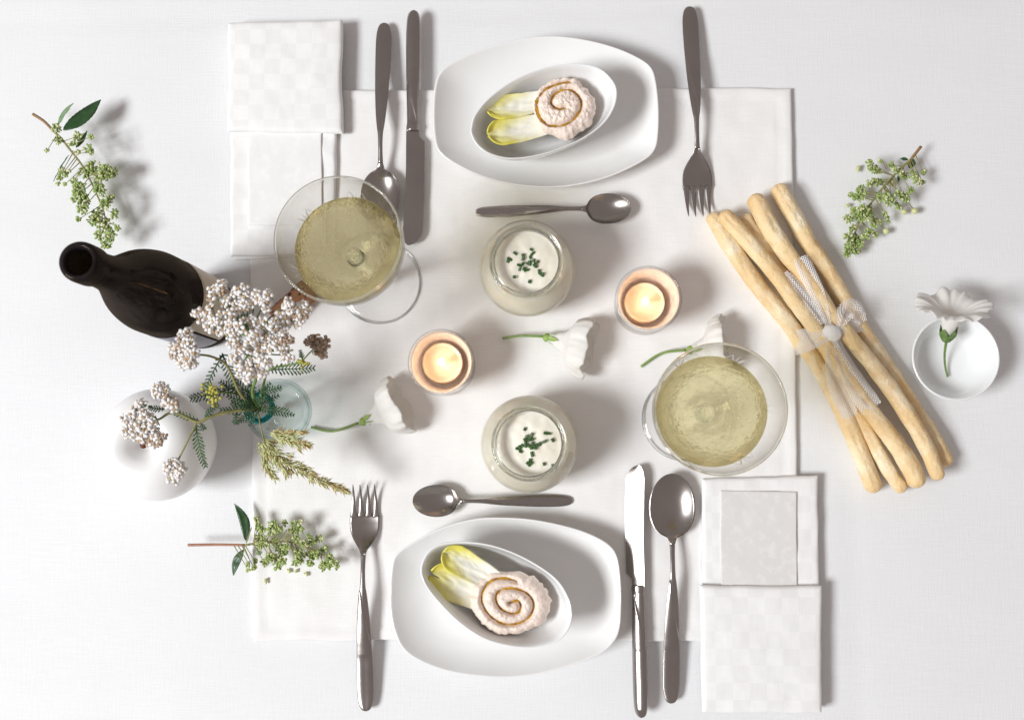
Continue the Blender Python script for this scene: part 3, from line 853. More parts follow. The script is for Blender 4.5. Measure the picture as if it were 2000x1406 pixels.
# ------------------------------------------------------------------ jars of cream with chives
def jar(rimpx, label, clabel, gl, chives, seed):
    zr = .075
    c = P(*rimpx, zr); c.z = .003
    c0 = c.copy()
    ro = 73.5 * mmpx(zr); rb = .0418
    H_ = zr - .003
    outer = [(0, .0), (.024, .0), (.029, .0012), (.0345, .006), (.0395, .018), (rb, .034), (.0408, .045), (.0372, .054), (.0335, .0605), (.0322, .0635), (.0325, .0665), (ro - .0004, .0676)]
    rim0 = [(ro, .0676), (ro + .0002, .069), (ro, H_ - .0012), (ro - .0006, H_ - .0002), (ro - .0018, H_), (ro - .0032, H_ - .0004), (ro - .0042, H_ - .0018)]
    inner = [(ro - .0045, .064), (.0295, .0605), (.0312, .0575), (.0348, .0515), (.0382, .0435), (.0392, .034), (.0368, .019), (.032, .0085), (.027, .0045), (0, .0042)]
    t = thing('glass_jar', c0, label, 'jar')
    mb = MB(); mb.add(*lathe(outer + [(ro - .0044, .0676)] + inner, c0, 96)); mb.build('body', 'jar_glass', t)
    mb = MB(); mb.add(*lathe(rim0 + [(ro - .0045, .0676)], c0, 112, close=True)); mb.build('rim', 'glass', t)
    # cream: fills the jar, a shade wider than the inner wall
    vs, fs = [], []
    side = [(0, .0041), (.0272, .0044), (.0322, .0084), (.037, .0189), (.0394, .034), (.0384, .0436), (.0350, .0516), (.0314, .0576), (.0298, .0602)]
    v, f = lathe(side, c0, 96); mbc = MB(); mbc.add(v, f)
    n = 96; nr = 26; last = len(mbc.v) - n
    top = []
    rt = .0298
    for i in range(1, nr + 1):
        q = 1 - i / nr
        for k in range(n):
            a = 2 * math.pi * k / n
            x = c0.x + rt * q * math.cos(a); y = c0.y + rt * q * math.sin(a)
            z = c0.z + .0602 - .0012 * min(1, (1 - q) * 9) + .0022 * (1 - q * q) + .0011 * (1 - q ** 4) * fbm(x * 90 + seed, y * 90, seed, 2)
            mbc.v.append((x, y, z))
    for i in range(nr):
        for k in range(n):
            k2 = (k + 1) % n; mbc.f.append((last + i * n + k, last + i * n + k2, last + (i + 1) * n + k2, last + (i + 1) * n + k)); mbc.mi.append(0)
    cr = mbc.build('cream', 'cream', org=c0); tag(cr, clabel, 'cream')
    zt = c0.z + .0618
    for i, (px, py) in enumerate(chives):
        q = P(px, py, zt)
        x, y = q.x, q.y; qq = math.hypot(x - c0.x, y - c0.y) / rt
        zz = c0.z + .0602 - .0012 + .0022 * (1 - qq * qq) + .0011 * (1 - qq ** 4) * fbm(x * 90 + seed, y * 90, seed, 2)
        a = rnd.uniform(0, 3.14); R_ = rnd.uniform(.00105, .00145); Ln = rnd.choice([.0013, .0015, .0017, .0022])
        d = Vector((math.cos(a), math.sin(a), rnd.uniform(-.15, .5))).normalized()
        cc = Vector((x, y, zz + R_ * .8))
        p0 = cc - d * Ln; p1 = cc + d * Ln
        # a short cut tube
        fr = frame(d); vs = []; m_ = 9
        for end in (p0, p1):
            for rr in (R_, R_ * .68):
                for k in range(m_):
                    an = 2 * math.pi * k / m_
                    vs.append(tuple(np.array(end) + (fr[0] * math.cos(an) * 1.0 + fr[1] * math.sin(an) * .85) * rr))
        fs = []
        for k in range(m_):
            k2 = (k + 1) % m_
            fs += [(k, k2, 2 * m_ + k2, 2 * m_ + k), (m_ + k2, m_ + k, 3 * m_ + k, 3 * m_ + k2), (k2, k, m_ + k, m_ + k2), (2 * m_ + k, 2 * m_ + k2, 3 * m_ + k2, 3 * m_ + k)]
        b = MB(); b.add(vs, fs); tag(b.build('chive_piece', 'chive', smooth=False), gl[0], 'chive', gl[1])
ch1 = [(900 + x / 4.444, 370 + y / 4.444) for x, y in [(410, 615), (424, 604), (472, 555), (540, 572), (540, 603), (612, 522), (622, 558), (603, 590), (598, 640), (630, 617), (640, 650), (668, 628), (650, 668), (510, 660), (510, 692), (535, 650), (550, 690), (570, 702), (680, 710), (692, 735), (711, 740), (465, 760), (597, 800), (582, 640)]]
ch2 = [(780 + x / 5, 760 + y / 5) for x, y in [(1225, 390), (1245, 462), (1290, 452), (1298, 490), (1272, 490), (1230, 503), (1302, 528), (1232, 545), (1262, 552), (1307, 552), (1288, 574), (1327, 577), (1345, 545), (1372, 535), (1418, 510), (1497, 497), (1430, 430), (1465, 432), (1198, 550), (1177, 566), (1160, 582), (1184, 608), (1295, 635), (1280, 688), (1282, 718), (1259, 731), (1413, 730), (1500, 740)]]
jar((1028, 509), 'round glass jar touching the dark teaspoon', 'pale cream in the jar that stands beside the dark teaspoon',
    ('bit of chopped green chive on cream in jar touching dark teaspoon', 'chive bits on the cream beside the dark teaspoon'), ch1, 4)
jar((1033, 866), 'round glass jar standing beside the bright teaspoon handle', 'pale cream in the jar beside the bright teaspoon',
    ('bit of chopped green chive on cream in jar beside bright teaspoon', 'chive bits on the cream beside the bright teaspoon'), ch2, 14)

# ------------------------------------------------------------------ tea lights in glass cups
def tealight(rimpx, candpx, label, clabel, power):
    zr = .050; c = P(*rimpx, zr); c.z = .003; ro = 66 * mmpx(zr); H_ = zr - .003
    t = thing('candle_holder', c, label, 'candle holder')
    prof = [(0, 0), (ro - .006, 0), (ro - .0035, .0012), (ro - .002, .006), (ro - .0008, H_ - .008), (ro, H_ - .0015), (ro - .0006, H_), (ro - .0013, H_ + .0002), (ro - .0020, H_ - .001),
            (ro - .0036, H_ - .012), (ro - .0068, .016), (ro - .0075, .0084), (0, .0083)]
    mb = MB(); mb.add(*lathe(prof, c, 80)); mb.build('glass_wall', 'thin', t)
    # frosted lining of the cup
    pr = [(ro - .0023, H_ - .0016), (ro - .0040, H_ - .012), (ro - .0072, .0165), (ro - .0082, .0088), (0, .0087), (0, .0091), (ro - .0088, .0092), (ro - .0080, .0168), (ro - .0046, H_ - .012), (ro - .0029, H_ - .0016)]
    mb = MB(); mb.add(*lathe(pr, c, 80, close=True)); mb.build('frosted_lining', 'frost', t)
    cc = P(*candpx, .029); cc.z = c.z + .0092
    off = Vector((cc.x - c.x, cc.y - c.y, 0))
    if off.length > .0016: off = off.normalized() * .0016
    cc = Vector((c.x + off.x, c.y + off.y, cc.z))
    k = thing('tealight_candle', cc, clabel, 'candle')
    rw = .0176
    pr = [(0, 0), (rw + .0005, 0), (rw + .001, .001), (rw + .001, .0185), (rw + .0004, .0189), (rw - .0001, .0186), (rw - .0001, .0012), (0, .0011)]
    mb = MB(); mb.add(*lathe(pr, cc, 72)); mb.build('cup', 'thin', k)
    pr = [(0, .0012), (rw - .0002, .0013), (rw - .0002, .0172), (rw - .0012, .0162), (rw - .004, .0158), (.003, .0156), (0, .0156)]
    mb = MB(); mb.add(*lathe(pr, cc, 72)); wx = mb.build('wax', 'wax', k)
    mb = MB(); mb.add(*tube([(cc.x, cc.y, cc.z + .0150), (cc.x, cc.y, cc.z + .0185), (cc.x + .0006, cc.y, cc.z + .0215)], [.0006, .0006, .0005], 6)); mb.build('wick', 'wick', k)
    pr = [tuple(p) for p in crom([(0.0, .0192), (.0018, .0205), (.0029, .0235), (.0026, .028), (.0014, .0335), (0.0, .038)], 5)]
    pr = [(max(0, r) if 0 < i < len(pr) - 1 else 0, z) for i, (r, z) in enumerate(pr)]
    mb = MB(); mb.add(*lathe(pr, cc, 20)); mb.build('flame', 'flame', k)
    l = bpy.data.lights.new('candle_flame_light', 'POINT'); l.energy = power; l.color = (1, .66, .42); l.shadow_soft_size = .006
    lo = bpy.data.objects.new('candle_flame_light', l); col.objects.link(lo); lo.location = (cc.x, cc.y, cc.z + .043)
tealight((1267, 583), (1255, 592), 'peach frosted glass candle cup between the jar and the breadsticks', 'lit tealight candle in the cup beside the jar touching dark teaspoon', .007)
tealight((861, 707), (863, 708), 'peach frosted glass candle cup between the foot of a wine glass and a white flower', 'lit tealight candle in the cup near the wine glass foot', .007)

# ------------------------------------------------------------------ stemmed glasses and wine
def coupe(footpx, rimpx, label, wlabel, seed):
    Hh = .188
    a = P(*footpx, .003); b = P(*rimpx, Hh); c = a * .35 + b * .65; c.z = .0032
    K = Hh - .0032
    rr = 129 * mmpx(Hh)
    t = thing('wine_glass', c, label, 'wine glass')
    # foot, stem and bowl outline (r, z)
    rf = .0372
    foot = [(0, .0012), (.012, .0008), (rf - .002, 0), (rf - .0004, .0004), (rf, .0010), (rf - .0005, .0018), (rf - .006, .0026), (.016, .0048), (.0075, .0085), (.0048, .0135)]
    foot = foot + [(.0044, .0136), (0, .0136)]
    mb = MB(); mb.add(*lathe(foot, c, 96)); mb.build('foot', 'thin', t)
    zb = .112
    mb = MB(); mb.add(*lathe([(0, .0134), (.0046, .0134), (.0040, .03), (.0037, .06), (.0042, .09), (.0056, .104), (.0072, zb - .002), (.0072, zb - .0016), (0, zb - .0016)], c, 40)); mb.build('stem', 'glass', t)
    outer = [(0, zb - .0020), (.0070, zb - .0014), (.0095, zb + .0002), (.0175, zb + .0035), (.0285, zb + .0120), (.0380, zb + .0245), (.0435, zb + .0390), (.0462, zb + .0560), (rr, K - .0008)]
    th = .0011
    inner = [(rr - th, K - .0008), (.0462 - th, zb + .056), (.0435 - th, zb + .0390), (.0380 - th * 1.05, zb + .0247), (.0285 - th, zb + .0131), (.0175 - .0006, zb + .0049), (.0095, zb + .0022), (.006, zb + .0012), (0, zb + .0009)]
    oc = [tuple(p) for p in crom(outer, 5)]; ic = [tuple(p) for p in crom(inner, 5)]
    oc[0] = (0, oc[0][1]); ic[-1] = (0, ic[-1][1])
    rim = [(rr - .00015, K - .0001), (rr - th * .5, K + .00015), (rr - th + .00015, K - .0001)]
    mb = MB(); mb.add(*lathe([(max(0, r), z) for r, z in oc + rim + ic], c, 128)); bw = mb.build('bowl', 'thin', t)
    rl_ = [(rr - .0006 + .00085 * math.cos(q), K - .0004 + .00085 * math.sin(q)) for q in np.linspace(0, 2 * math.pi, 9)[:-1]]
    mb = MB(); mb.add(*lathe(rl_, c, 128, close=True)); mb.build('rim', 'glass', t)
    rl_ = [(rf - .0006 + .0010 * math.cos(q), .0012 + .0008 * math.sin(q)) for q in np.linspace(0, 2 * math.pi, 9)[:-1]]
    mb = MB(); mb.add(*lathe(rl_, c, 112, close=True)); mb.build('foot_edge', 'glass', t)
    # engraved scroll round the bowl
    g = MB(); zs = [p[1] for p in oc]; rs = [p[0] for p in oc]
    for kk in range(6):
        a0 = 2 * math.pi * kk / 6 + seed
        def pt(an, z, e=.00012):
            r = float(np.interp(z, zs, rs)) + e; return (c.x + r * math.cos(an), c.y + r * math.sin(an), c.z + z)
        zc_ = zb + .030
        for sgn in (1, -1):
            pts = [pt(a0 + sgn * (.03 + .25 * q), zc_ + .010 * math.sin(q * 5) * (1 - .3 * q)) for q in np.linspace(0, 1, 18)]
            g.add(*tube(pts, .00016, 5))
            ang = [pt(a0 + sgn * (.28 + .05 * math.cos(q) * (1 - q / 9)), zc_ - .006 + .005 * math.sin(q) * (1 - q / 9)) for q in np.linspace(0, 7, 24)]
            g.add(*tube(ang, .00014, 5))
        for q in (-.12, 0, .12):
            g.add(*tube([pt(a0, zc_ - .004), pt(a0 + q * .6, zc_ + .004), pt(a0 + q, zc_ + .013)], [.0001, .0003, .00008], 5))
    g.build('engraving', 'etch', bw)
    # wine
    zl = zb + .0335
    wl = [(r, z) for r, z in reversed(ic) if z < zl]
    rl = float(np.interp(zl, [z for r, z in reversed(ic)], [r for r, z in reversed(ic)]))
    e = .00025
    pr = [(0, wl[0][1] - e)] + [(r + e, z - e * .6) for r, z in wl[1:]] + [(rl + e, zl + .0005), (rl - .0004, zl + .00025), (rl - .0014, zl), (rl - .006, zl - .0001), (0, zl - .0001)]
    mb = MB(); v_, f_ = lathe(pr, c, 128); mb.add(v_, f_)
    mb.mi = [1 if min(v_[i][2] for i in f) < c.z + zl - .004 and max(v_[i][2] for i in f) < c.z + zl - .0005 else 0 for f in f_]
    wo = mb.build('white_wine', ['wine', 'wine_wall'], org=(c.x, c.y, c.z + wl[0][1])); tag(wo, wlabel, 'wine')
    # bubbles clinging to the bowl and floating at the top
    bb = MB(); r_ = random.Random(int(seed * 100) + 3)
    for i in range(800):
        an = r_.uniform(0, 6.283)
        if r_.random() < .8:
            z = zb + .003 + .026 * r_.random() ** 1.2; r = float(np.interp(z, [q[1] for q in reversed(ic)], [q[0] for q in reversed(ic)])) - .0006
            if fbm(math.cos(an) * 1.7 + seed * 3, math.sin(an) * 1.7, z * 60, 2) < -.02: continue
        else:
            z = zl - .0008; r = rl * r_.random() ** .5 * .97
        s = r_.uniform(.0002, .0006)
        bb.add(*blob((c.x + r * math.cos(an), c.y + r * math.sin(an), c.z + z), (s, s, s)))
    tag(bb.build('bubbles', 'bubble', wo), kind='stuff')
def etch():
    return mat('etched_glass', (.85, .85, .83), (.75, .75, .72), 500, .6)
M['etch'] = etch()
coupe((745, 556), (658, 465), 'stemmed wine glass standing between the napkin and a candle cup, near bottle', 'pale white wine in the glass that stands over a napkin near the bottle', .4)
coupe((1330, 822), (1412, 795), 'stemmed wine glass standing before the breadsticks, a flower behind it', 'pale white wine in the glass that stands beside the breadsticks', 1.1)

# ------------------------------------------------------------------ bottle and cork
bm_ = P(152, 510, .245); c = Vector((bm_.x, bm_.y, -.001))
t = thing('wine_bottle', c, 'open dark glass wine bottle with beige label standing beside the flowers', 'bottle')
rm = 42 * mmpx(.245)
BO = [(0, .006), (.016, .004), (.026, 0), (.030, .0008), (.0325, .004), (.0332, .012), (.0335, .07), (.0335, .112), (.0325, .128), (.0290, .146), (.0235, .163), (.0180, .179), (.0142, .194), (.0128, .208), (.0126, .219), (.0128, .2235)]
lip = [(rm - .0008, .2245), (rm, .2265), (rm + .0002, .234), (rm, .2425), (rm - .0010, .2455), (rm - .0026, .2463), (rm - .0042, .2455), (rm - .0050, .243)]
IN = [(.0094, .235), (.0092, .219), (.0096, .208), (.0110, .194), (.0148, .179), (.0203, .163), (.0258, .146), (.0293, .128), (.0303, .112), (.0303, .07), (.0300, .014), (.028, .009), (.020, .011), (0, .018)]
bo = [tuple(p) for p in crom(BO, 4)]; il = [tuple(p) for p in crom(IN, 4)]; ll = [tuple(p) for p in crom(lip, 3)]
bo[0] = (0, .006); il[-1] = (0, .018)
mb = MB(); mb.add(*lathe([(max(0, r), z) for r, z in bo + ll + il], c, 96)); mb.build('glass_body', 'bottle', t)
def label_patch(name, z0, z1, a0, a1, r, mat_):
    vs, uv = [], []; na, nz = 60, 12
    for i in range(na):
        a = math.radians(a0 + (a1 - a0) * i / (na - 1))
        for j in range(nz):
            z = z0 + (z1 - z0) * j / (nz - 1); vs.append((c.x + r * math.cos(a), c.y + r * math.sin(a), c.z + z)); uv.append((i / (na - 1), j / (nz - 1)))
    mb = MB(); mb.add(vs, grid_faces(na, nz)); o = mb.build(name, mat_, t, uvs=uv)
    md = o.modifiers.new('thickness', 'SOLIDIFY'); md.thickness = .0002; md.offset = 1
    return o
label_patch('label', .018, .098, -52, 62, .0338, 'label')['label'] = 'beige paper label with lines of small print'
label_patch('speckled_band', .018, .092, -125, -56, .0338, 'label_grey')['label'] = 'grey speckled label band'

A = P(536, 630, .012); B = P(612, 560, .012); ax = (B - A).normalized(); Lk = .041; cen = (A + B) / 2 + Vector((0, 0, 0)); rk = .0108
cen.z = .0034 + rk
t = thing('wine_cork', (cen.x, cen.y, .0034), 'brown wine cork with dark printed marks lying under the flowers', 'cork')
pts = [cen + ax * Lk * k for k in (-.5, -.48, -.3, 0, .3, .48, .5)]
mb = MB(); mb.add(*tube(pts, [rk * .9, rk, rk, rk * .985, rk, rk * 1.01, rk * .92], 28)); sharp(mb.build('body', 'cork', t), 60)
mk = MB(); sd = ax.cross(Vector((0, 0, 1))).normalized(); r_ = random.Random(5)
for i in range(26):
    s = -.42 + .84 * r_.random(); an = r_.uniform(.3, 2.9)
    d = (sd * math.cos(an) + Vector((0, 0, 1)) * math.sin(an)); e = (-sd * math.sin(an) + Vector((0, 0, 1)) * math.cos(an))
    p = cen + ax * Lk * s + d * (rk + .00015); lw = r_.uniform(.0006, .0018); lh = r_.uniform(.0004, .0016)
    mk.add([p + ax * lw + e * lh, p - ax * lw + e * lh, p - ax * lw - e * lh, p + ax * lw - e * lh], [(0, 1, 2, 3)])
mk.build('printed_marks', 'ink', t)

# ------------------------------------------------------------------ glass vase with its flowers
vz = .086
c = P(505, 796, vz); c.z = .002; VC = c.copy()
t = thing('bud_vase', c, 'small round teal glass vase holding yarrow and grass', 'vase')
VO = [(0, .0035), (.012, .0025), (.0185, 0), (.0215, .0012), (.0255, .008), (.0282, .019), (.0272, .031), (.0225, .043), (.0160, .053), (.0112, .063), (.0100, .072), (.0106, .079)]
VI = [(.0082, .079), (.0076, .072), (.0088, .063), (.0138, .0525), (.0203, .042), (.0250, .0305), (.0260, .019), (.0235, .0095), (.018, .0048), (0, .0055)]
vo = [tuple(p) for p in crom(VO, 4)]; vi = [tuple(p) for p in crom(VI, 4)]; vo[0] = (0, .0035); vi[-1] = (0, .0055)
mb = MB(); mb.add(*lathe([(max(0, r), z) for r, z in vo + vi], c, 80)); mb.build('body', 'teal', t)
rg = [(.0108, .0788), (.0125, .0805), (.0131, .0825), (.0125, .0846), (.0108, .0853), (.0092, .0848), (.0083, .083), (.0082, .0791)]
mb = MB(); mb.add(*lathe([tuple(p) for p in crom(rg, 3)], c, 64, close=True)); mb.build('rim', 'teal_dark', t)

def leaf_blade(mbx, A, B, width, curl, mi=0, fold=.0, up=None, n=12, seed=0, bend=0, serr=0):
    """pointed leaf from A to B (3-D), folded along its midrib"""
    A, B = Vector(A), Vector(B); ax = (B - A); L = ax.length; ax.normalize()
    up = Vector(up or (0, 0, 1)); side = up.cross(ax).normalized(); up = ax.cross(side)
    vs = []; us = (-1, -.6, -.25, 0, .25, .6, 1)
    for i in range(n):
        t = i / (n - 1); wv = width * max(0.02, math.sin(math.pi * t ** .85)) ** .8
        for u in us:
            ww = wv * (1 + (serr * ((i % 2) - .5) if abs(u) == 1 else 0))
            p = A + ax * (L * t) + side * (ww * u + bend * math.sin(math.pi * t)) + up * (abs(u) * wv * fold - curl * t * t * L + .0006 * fbm(t * 5, u, seed, 2))
            vs.append(tuple(p))
    mbx.add(vs, grid_faces(n, len(us)), mi)

def fern_leaf(parent, A, B, hw, n, name='fern_leaf', m='fern', seed=0, arch=0.0):
    """feathery yarrow leaf: midrib with toothed leaflets; A, B = (px, py, z)"""
    a, b = P(*A), P(*B); ax = (b - a); L = ax.length; ax.normalize()
    r_ = random.Random(seed * 31 + 7); tilt = Vector((r_.uniform(-.35, .35), r_.uniform(-.35, .35), 1)).normalized()
    side = tilt.cross(ax).normalized(); up = ax.cross(side)
    mb = MB()
    mid = [a + ax * L * k + up * arch * math.sin(math.pi * k) for k in np.linspace(0, 1, 9)]
    mb.add(*tube(mid, list(np.linspace(.0007, .0003, 9)), 5))
    hwm = hw * mmpx(A[2])
    for i in range(n):
        k = (i + .4) / n; base = a + ax * L * k + up * arch * math.sin(math.pi * k)
        ln = hwm * (1.15 * math.sin(math.pi * (.12 + .80 * k)) ** .7) * r_.uniform(.8, 1.1)
        for sg in (1, -1):
            d = (side * sg + ax * (.55 + .7 * k) + up * r_.uniform(-.1, .4)).normalized()
            tip = base + d * ln
            mb.add(*tube([base, base + d * ln * .5, tip], [.00032, .00055, .00018], 4))
            for q, s2 in ((.42, 1), (.58, -1), (.76, 1), (.88, -1)):
                e = (d + (ax if s2 > 0 else -ax * .35) * .75 + side * sg * .2 + up * r_.uniform(-.3, .5)).normalized()
                p = base + d * ln * q; l2 = ln * .40 * (1.1 - .35 * q)
                mb.add(*tube([p, p + e * l2 * .55, p + e * l2], [.0003, .0005, .00014], 4))
    return mb.build(name, m, parent)

def yarrow_cluster(parent, px, py, rp, z, seed, tan='floret', dens=1.0, name='flower_cluster', nrm=(0, 0, 1)):
    """a dome of small florets, five rounded petals round a tan middle"""
    r_ = random.Random(seed); c = P(px, py, z); R = rp * mmpx(z); mb = MB()
    n = max(4, int(dens * (R / .0031) ** 2 * 1.25)); ga = 2.39996
    for i in range(n):
        q = math.sqrt((i + .5) / n); an = ga * i + seed
        rr = R * q * r_.uniform(.88, 1.08)
        pos = c + Vector((rr * math.cos(an), rr * math.sin(an), -.45 * R * q * q + r_.uniform(-.0012, .0012)))
        up = (Vector((math.cos(an) * q * .75, math.sin(an) * q * .75, 1)) + Vector((r_.uniform(-.35, .35), r_.uniform(-.35, .35), 0))).normalized()
        fr = frame(up); npet = r_.choice([4, 5, 5, 6]); ph = r_.uniform(0, 6)
        s = r_.uniform(.85, 1.15)
        tired = r_.random() < .13
        for k in range(npet):
            if r_.random() < .12: continue
            a2 = ph + 2 * math.pi * k / npet + r_.uniform(-.2, .2)
            d = Vector(fr[0]) * math.cos(a2) + Vector(fr[1]) * math.sin(a2)
            p = pos + d * .0026 * s + up * r_.uniform(-.0003, .0004)
            nn = (up + d * .35).normalized()
            mb.add(*blob(p, (.0021 * s * r_.uniform(.7, 1.15), .0019 * s * r_.uniform(.8, 1.1), .00045 * s), (nn + Vector((r_.gauss(0, .25), r_.gauss(0, .25), 0))).normalized()), 3 if tired else 0)
        for k in range(5):
            a2 = ph + k * 1.256; d = (Vector(fr[0]) * math.cos(a2) + Vector(fr[1]) * math.sin(a2)) * (.00075 if k else 0)
            mb.add(*blob(pos + d * s + up * .0006, (.0006 * s, .0006 * s, .0010 * s), up), 1)
        # green cup under the floret
        mb.add(*blob(pos - up * .0022, (.0011, .0011, .0021), up), 2)
        # stalk down to the branching point
        mb.add(*tube([pos - up * .003, c + Vector((rr * .3 * math.cos(an), rr * .3 * math.sin(an), -.012))], [.00045, .0005], 4, False), 2)
    return mb.build(name, ['petal' if tan != 'floret_brown' else 'brownish', tan, 'stem_green', 'brownish'], parent)
M['brownish'] = mat('fading_petal', (.55, .44, .36), (.34, .22, .15), 350, .7)

# tall yarrow
ya = thing('yarrow_stem', (VC.x, VC.y, .02), 'yarrow stem with the large white flower head leaning over the bottle label and cork', 'flower')
mb = MB()
mb.add(*ptube([(536, 800, .012), (506, 796, .086), (493, 765, .11), (500, 735, .13), (488, 690, .155), (484, 640, .168)], [.0013, .0014, .0013, .0012, .0012, .001], 8))
sc7 = lambda x, y: (300 + x / 4.395, 530 + y / 4.395)
CL_A = [(500, 190, 62), (570, 150, 58), (620, 250, 62), (745, 165, 70), (800, 265, 70), (730, 285, 55), (880, 220, 58), (950, 275, 58), (980, 215, 40), (400, 370, 62), (480, 350, 62), (480, 450, 64), (560, 400, 64), (650, 390, 66), (590, 520, 66), (680, 490, 62), (760, 470, 66), (850, 430, 60), (900, 520, 66), (830, 570, 62), (700, 620, 62), (760, 680, 66), (700, 740, 58), (740, 830, 62), (810, 780, 64), (820, 890, 56), (880, 690, 64), (930, 780, 60), (960, 640, 64), (1000, 560, 64), (1000, 440, 62), (1080, 400, 58), (1090, 520, 66), (1050, 660, 62), (1130, 610, 62), (1150, 720, 52), (1180, 320, 62), (1270, 310, 56), (1240, 410, 60), (1150, 280, 44), (900, 880, 44)]
for i, (x, y, r) in enumerate(CL_A):
    px, py = sc7(x, y); z = .182 + .008 * fbm(px * .03, py * .03, 3, 2) - .00007 * math.hypot(px - 480, py - 640) * 1.0
    yarrow_cluster(ya, px, py, r / 4.395 * 1.08, z, 100 + i)
    hub = (484, 655, .158) if y < 560 else (486, 690, .156)
    mb.add(*ptube([hub, ((px + hub[0]) / 2, (py + hub[1]) / 2, z - .016), (px, py, z - .010)], [.0009, .0006, .0006], 5, 3))
mb.build('stem', 'stem_green', ya)
for i, a in enumerate([((436, 692, .135), (402, 757, .125), 9, 9), ((434, 690, .135), (462, 752, .115), 13, 10), ((505, 766, .105), (550, 756, .11), 9, 9), ((498, 775, .1), (458, 742, .115), 11, 9), ((500, 770, .1), (487, 728, .12), 8, 7), ((512, 780, .098), (530, 748, .11), 7, 7)]):
    fern_leaf(ya, *a, seed=i, arch=.002)

# side yarrow
yb = thing('yarrow_stem', (VC.x + .001, VC.y, .02), 'yarrow stem with one oblong white head over the bottle foot', 'flower')
mb = MB(); mb.add(*ptube([(534, 802, .012), (503, 796, .086), (470, 770, .11), (444, 715, .13), (415, 697, .14), (385, 692, .145), (362, 688, .148)], [.0012, .0012, .0011, .0010, .0009, .0008, .0007], 7)); mb.build('stem', 'stem_olive', yb)
for i, (x, y, r) in enumerate([(270, 540, 58), (220, 610, 60), (300, 620, 60), (190, 690, 58), (265, 700, 62), (320, 690, 48), (240, 770, 52), (300, 790, 44)]):
    px, py = sc7(x, y); yarrow_cluster(yb, px, py, r / 4.395 * 1.08, .152 + .003 * (i % 3), 300 + i)
fern_leaf(yb, (459, 757, .105), (372, 779, .10), 12, 12, seed=21, arch=.003)
fern_leaf(yb, (470, 770, .102), (430, 745, .11), 9, 8, seed=22)

# leaning yarrow over the apple
yc = thing('yarrow_stem', (VC.x, VC.y + .001, .02), 'yarrow stem arching low over the white ceramic apple with three heads', 'flower')
mb = MB(); mb.add(*ptube([(538, 796, .012), (503, 798, .087), (455, 803, .105), (412, 813, .112), (385, 824, .115), (340, 805, .12), (312, 818, .122), (298, 822, .122)], [.0014, .0015, .0014, .0013, .0012, .0011, .0009, .0006], 8))
mb.add(*ptube([(385, 824, .115), (368, 858, .116), (347, 900, .114)], [.001, .0008, .0007], 6))
mb.add(*ptube([(338, 805, .12), (334, 795, .122), (326, 785, .122)], [.0009, .0007, .0006], 6))
for q in ((286, 803, .122), (303, 812, .12), (312, 832, .12)): mb.add(*ptube([(306, 818, .122), q], [.0006, .0005], 5))
mb.build('stem', 'stem_olive', yc)
s4 = lambda x, y: (190 + x / 5.625, 740 + y / 5.625)
for i, (x, y, r, z) in enumerate([(655, 120, 66, .13), (710, 170, 70, .13), (760, 240, 68, .13), (830, 290, 60, .13), (690, 90, 44, .13), (470, 285, 52, .132), (400, 380, 80, .134), (320, 440, 70, .133), (500, 400, 74, .134), (360, 520, 80, .134), (450, 530, 74, .135), (560, 520, 70, .134), (520, 620, 76, .133), (420, 620, 66, .131), (610, 600, 74, .132), (670, 660, 66, .131), (590, 690, 50, .13), (330, 590, 60, .131), (790, 970, 66, .122), (860, 940, 60, .122), (850, 1030, 64, .122), (900, 1010, 50, .122), (830, 1100, 50, .12)]):
    px, py = s4(x, y); yarrow_cluster(yc, px, py, r / 5.625 * 1.05, z, 500 + i)
for i, a in enumerate([((321, 799, .12), (290, 795, .122), 7, 7), ((382, 828, .112), (402, 912, .108), 12, 13), ((388, 822, .114), (332, 802, .118), 8, 9), ((400, 817, .112), (428, 790, .115), 9, 7), ((462, 806, .10), (462, 828, .098), 8, 5), ((392, 822, .112), (400, 838, .11), 6, 4)]):
    fern_leaf(yc, *a, seed=40 + i, m='fern_pale' if i in (0, 1, 2) else 'fern', arch=.002)

# browning yarrow
yd = thing('yarrow_stem', (VC.x + .001, VC.y + .001, .02), 'yarrow stem ending in a small browning head beside feathery leaf', 'flower')
mb = MB(); mb.add(*ptube([(540, 802, .012), (508, 796, .087), (515, 750, .11), (527, 722, .118), (570, 712, .12), (588, 706, .122), (602, 692, .125), (612, 682, .126)], [.0011, .0011, .001, .0009, .0008, .0007, .0006, .0005], 7))
mb.build('stem', 'stem_green', yd)
for i, (x, y, r) in enumerate([(1340, 600, 38), (1400, 590, 42), (1450, 610, 38), (1400, 660, 40), (1440, 690, 30)]):
    px, py = sc7(x, y); yarrow_cluster(yd, px, py, r / 4.395, .132, 700 + i, 'floret_brown', 1.2)
fern_leaf(yd, (527, 722, .118), (614, 719, .118), 13, 13, seed=61)
fern_leaf(yd, (592, 704, .121), (586, 684, .125), 5, 5, seed=62)
mbb = MB(); r_ = random.Random(9)
for i in range(26):
    q = P(592 + r_.gauss(0, 7), 708 + r_.gauss(0, 5), .122 + r_.uniform(-.003, .003)); s = r_.uniform(.0008, .0014); mbb.add(*blob(q, (s, s, s * 1.3)))
mbb.build('bud_cluster', 'yellow_bud', yd)

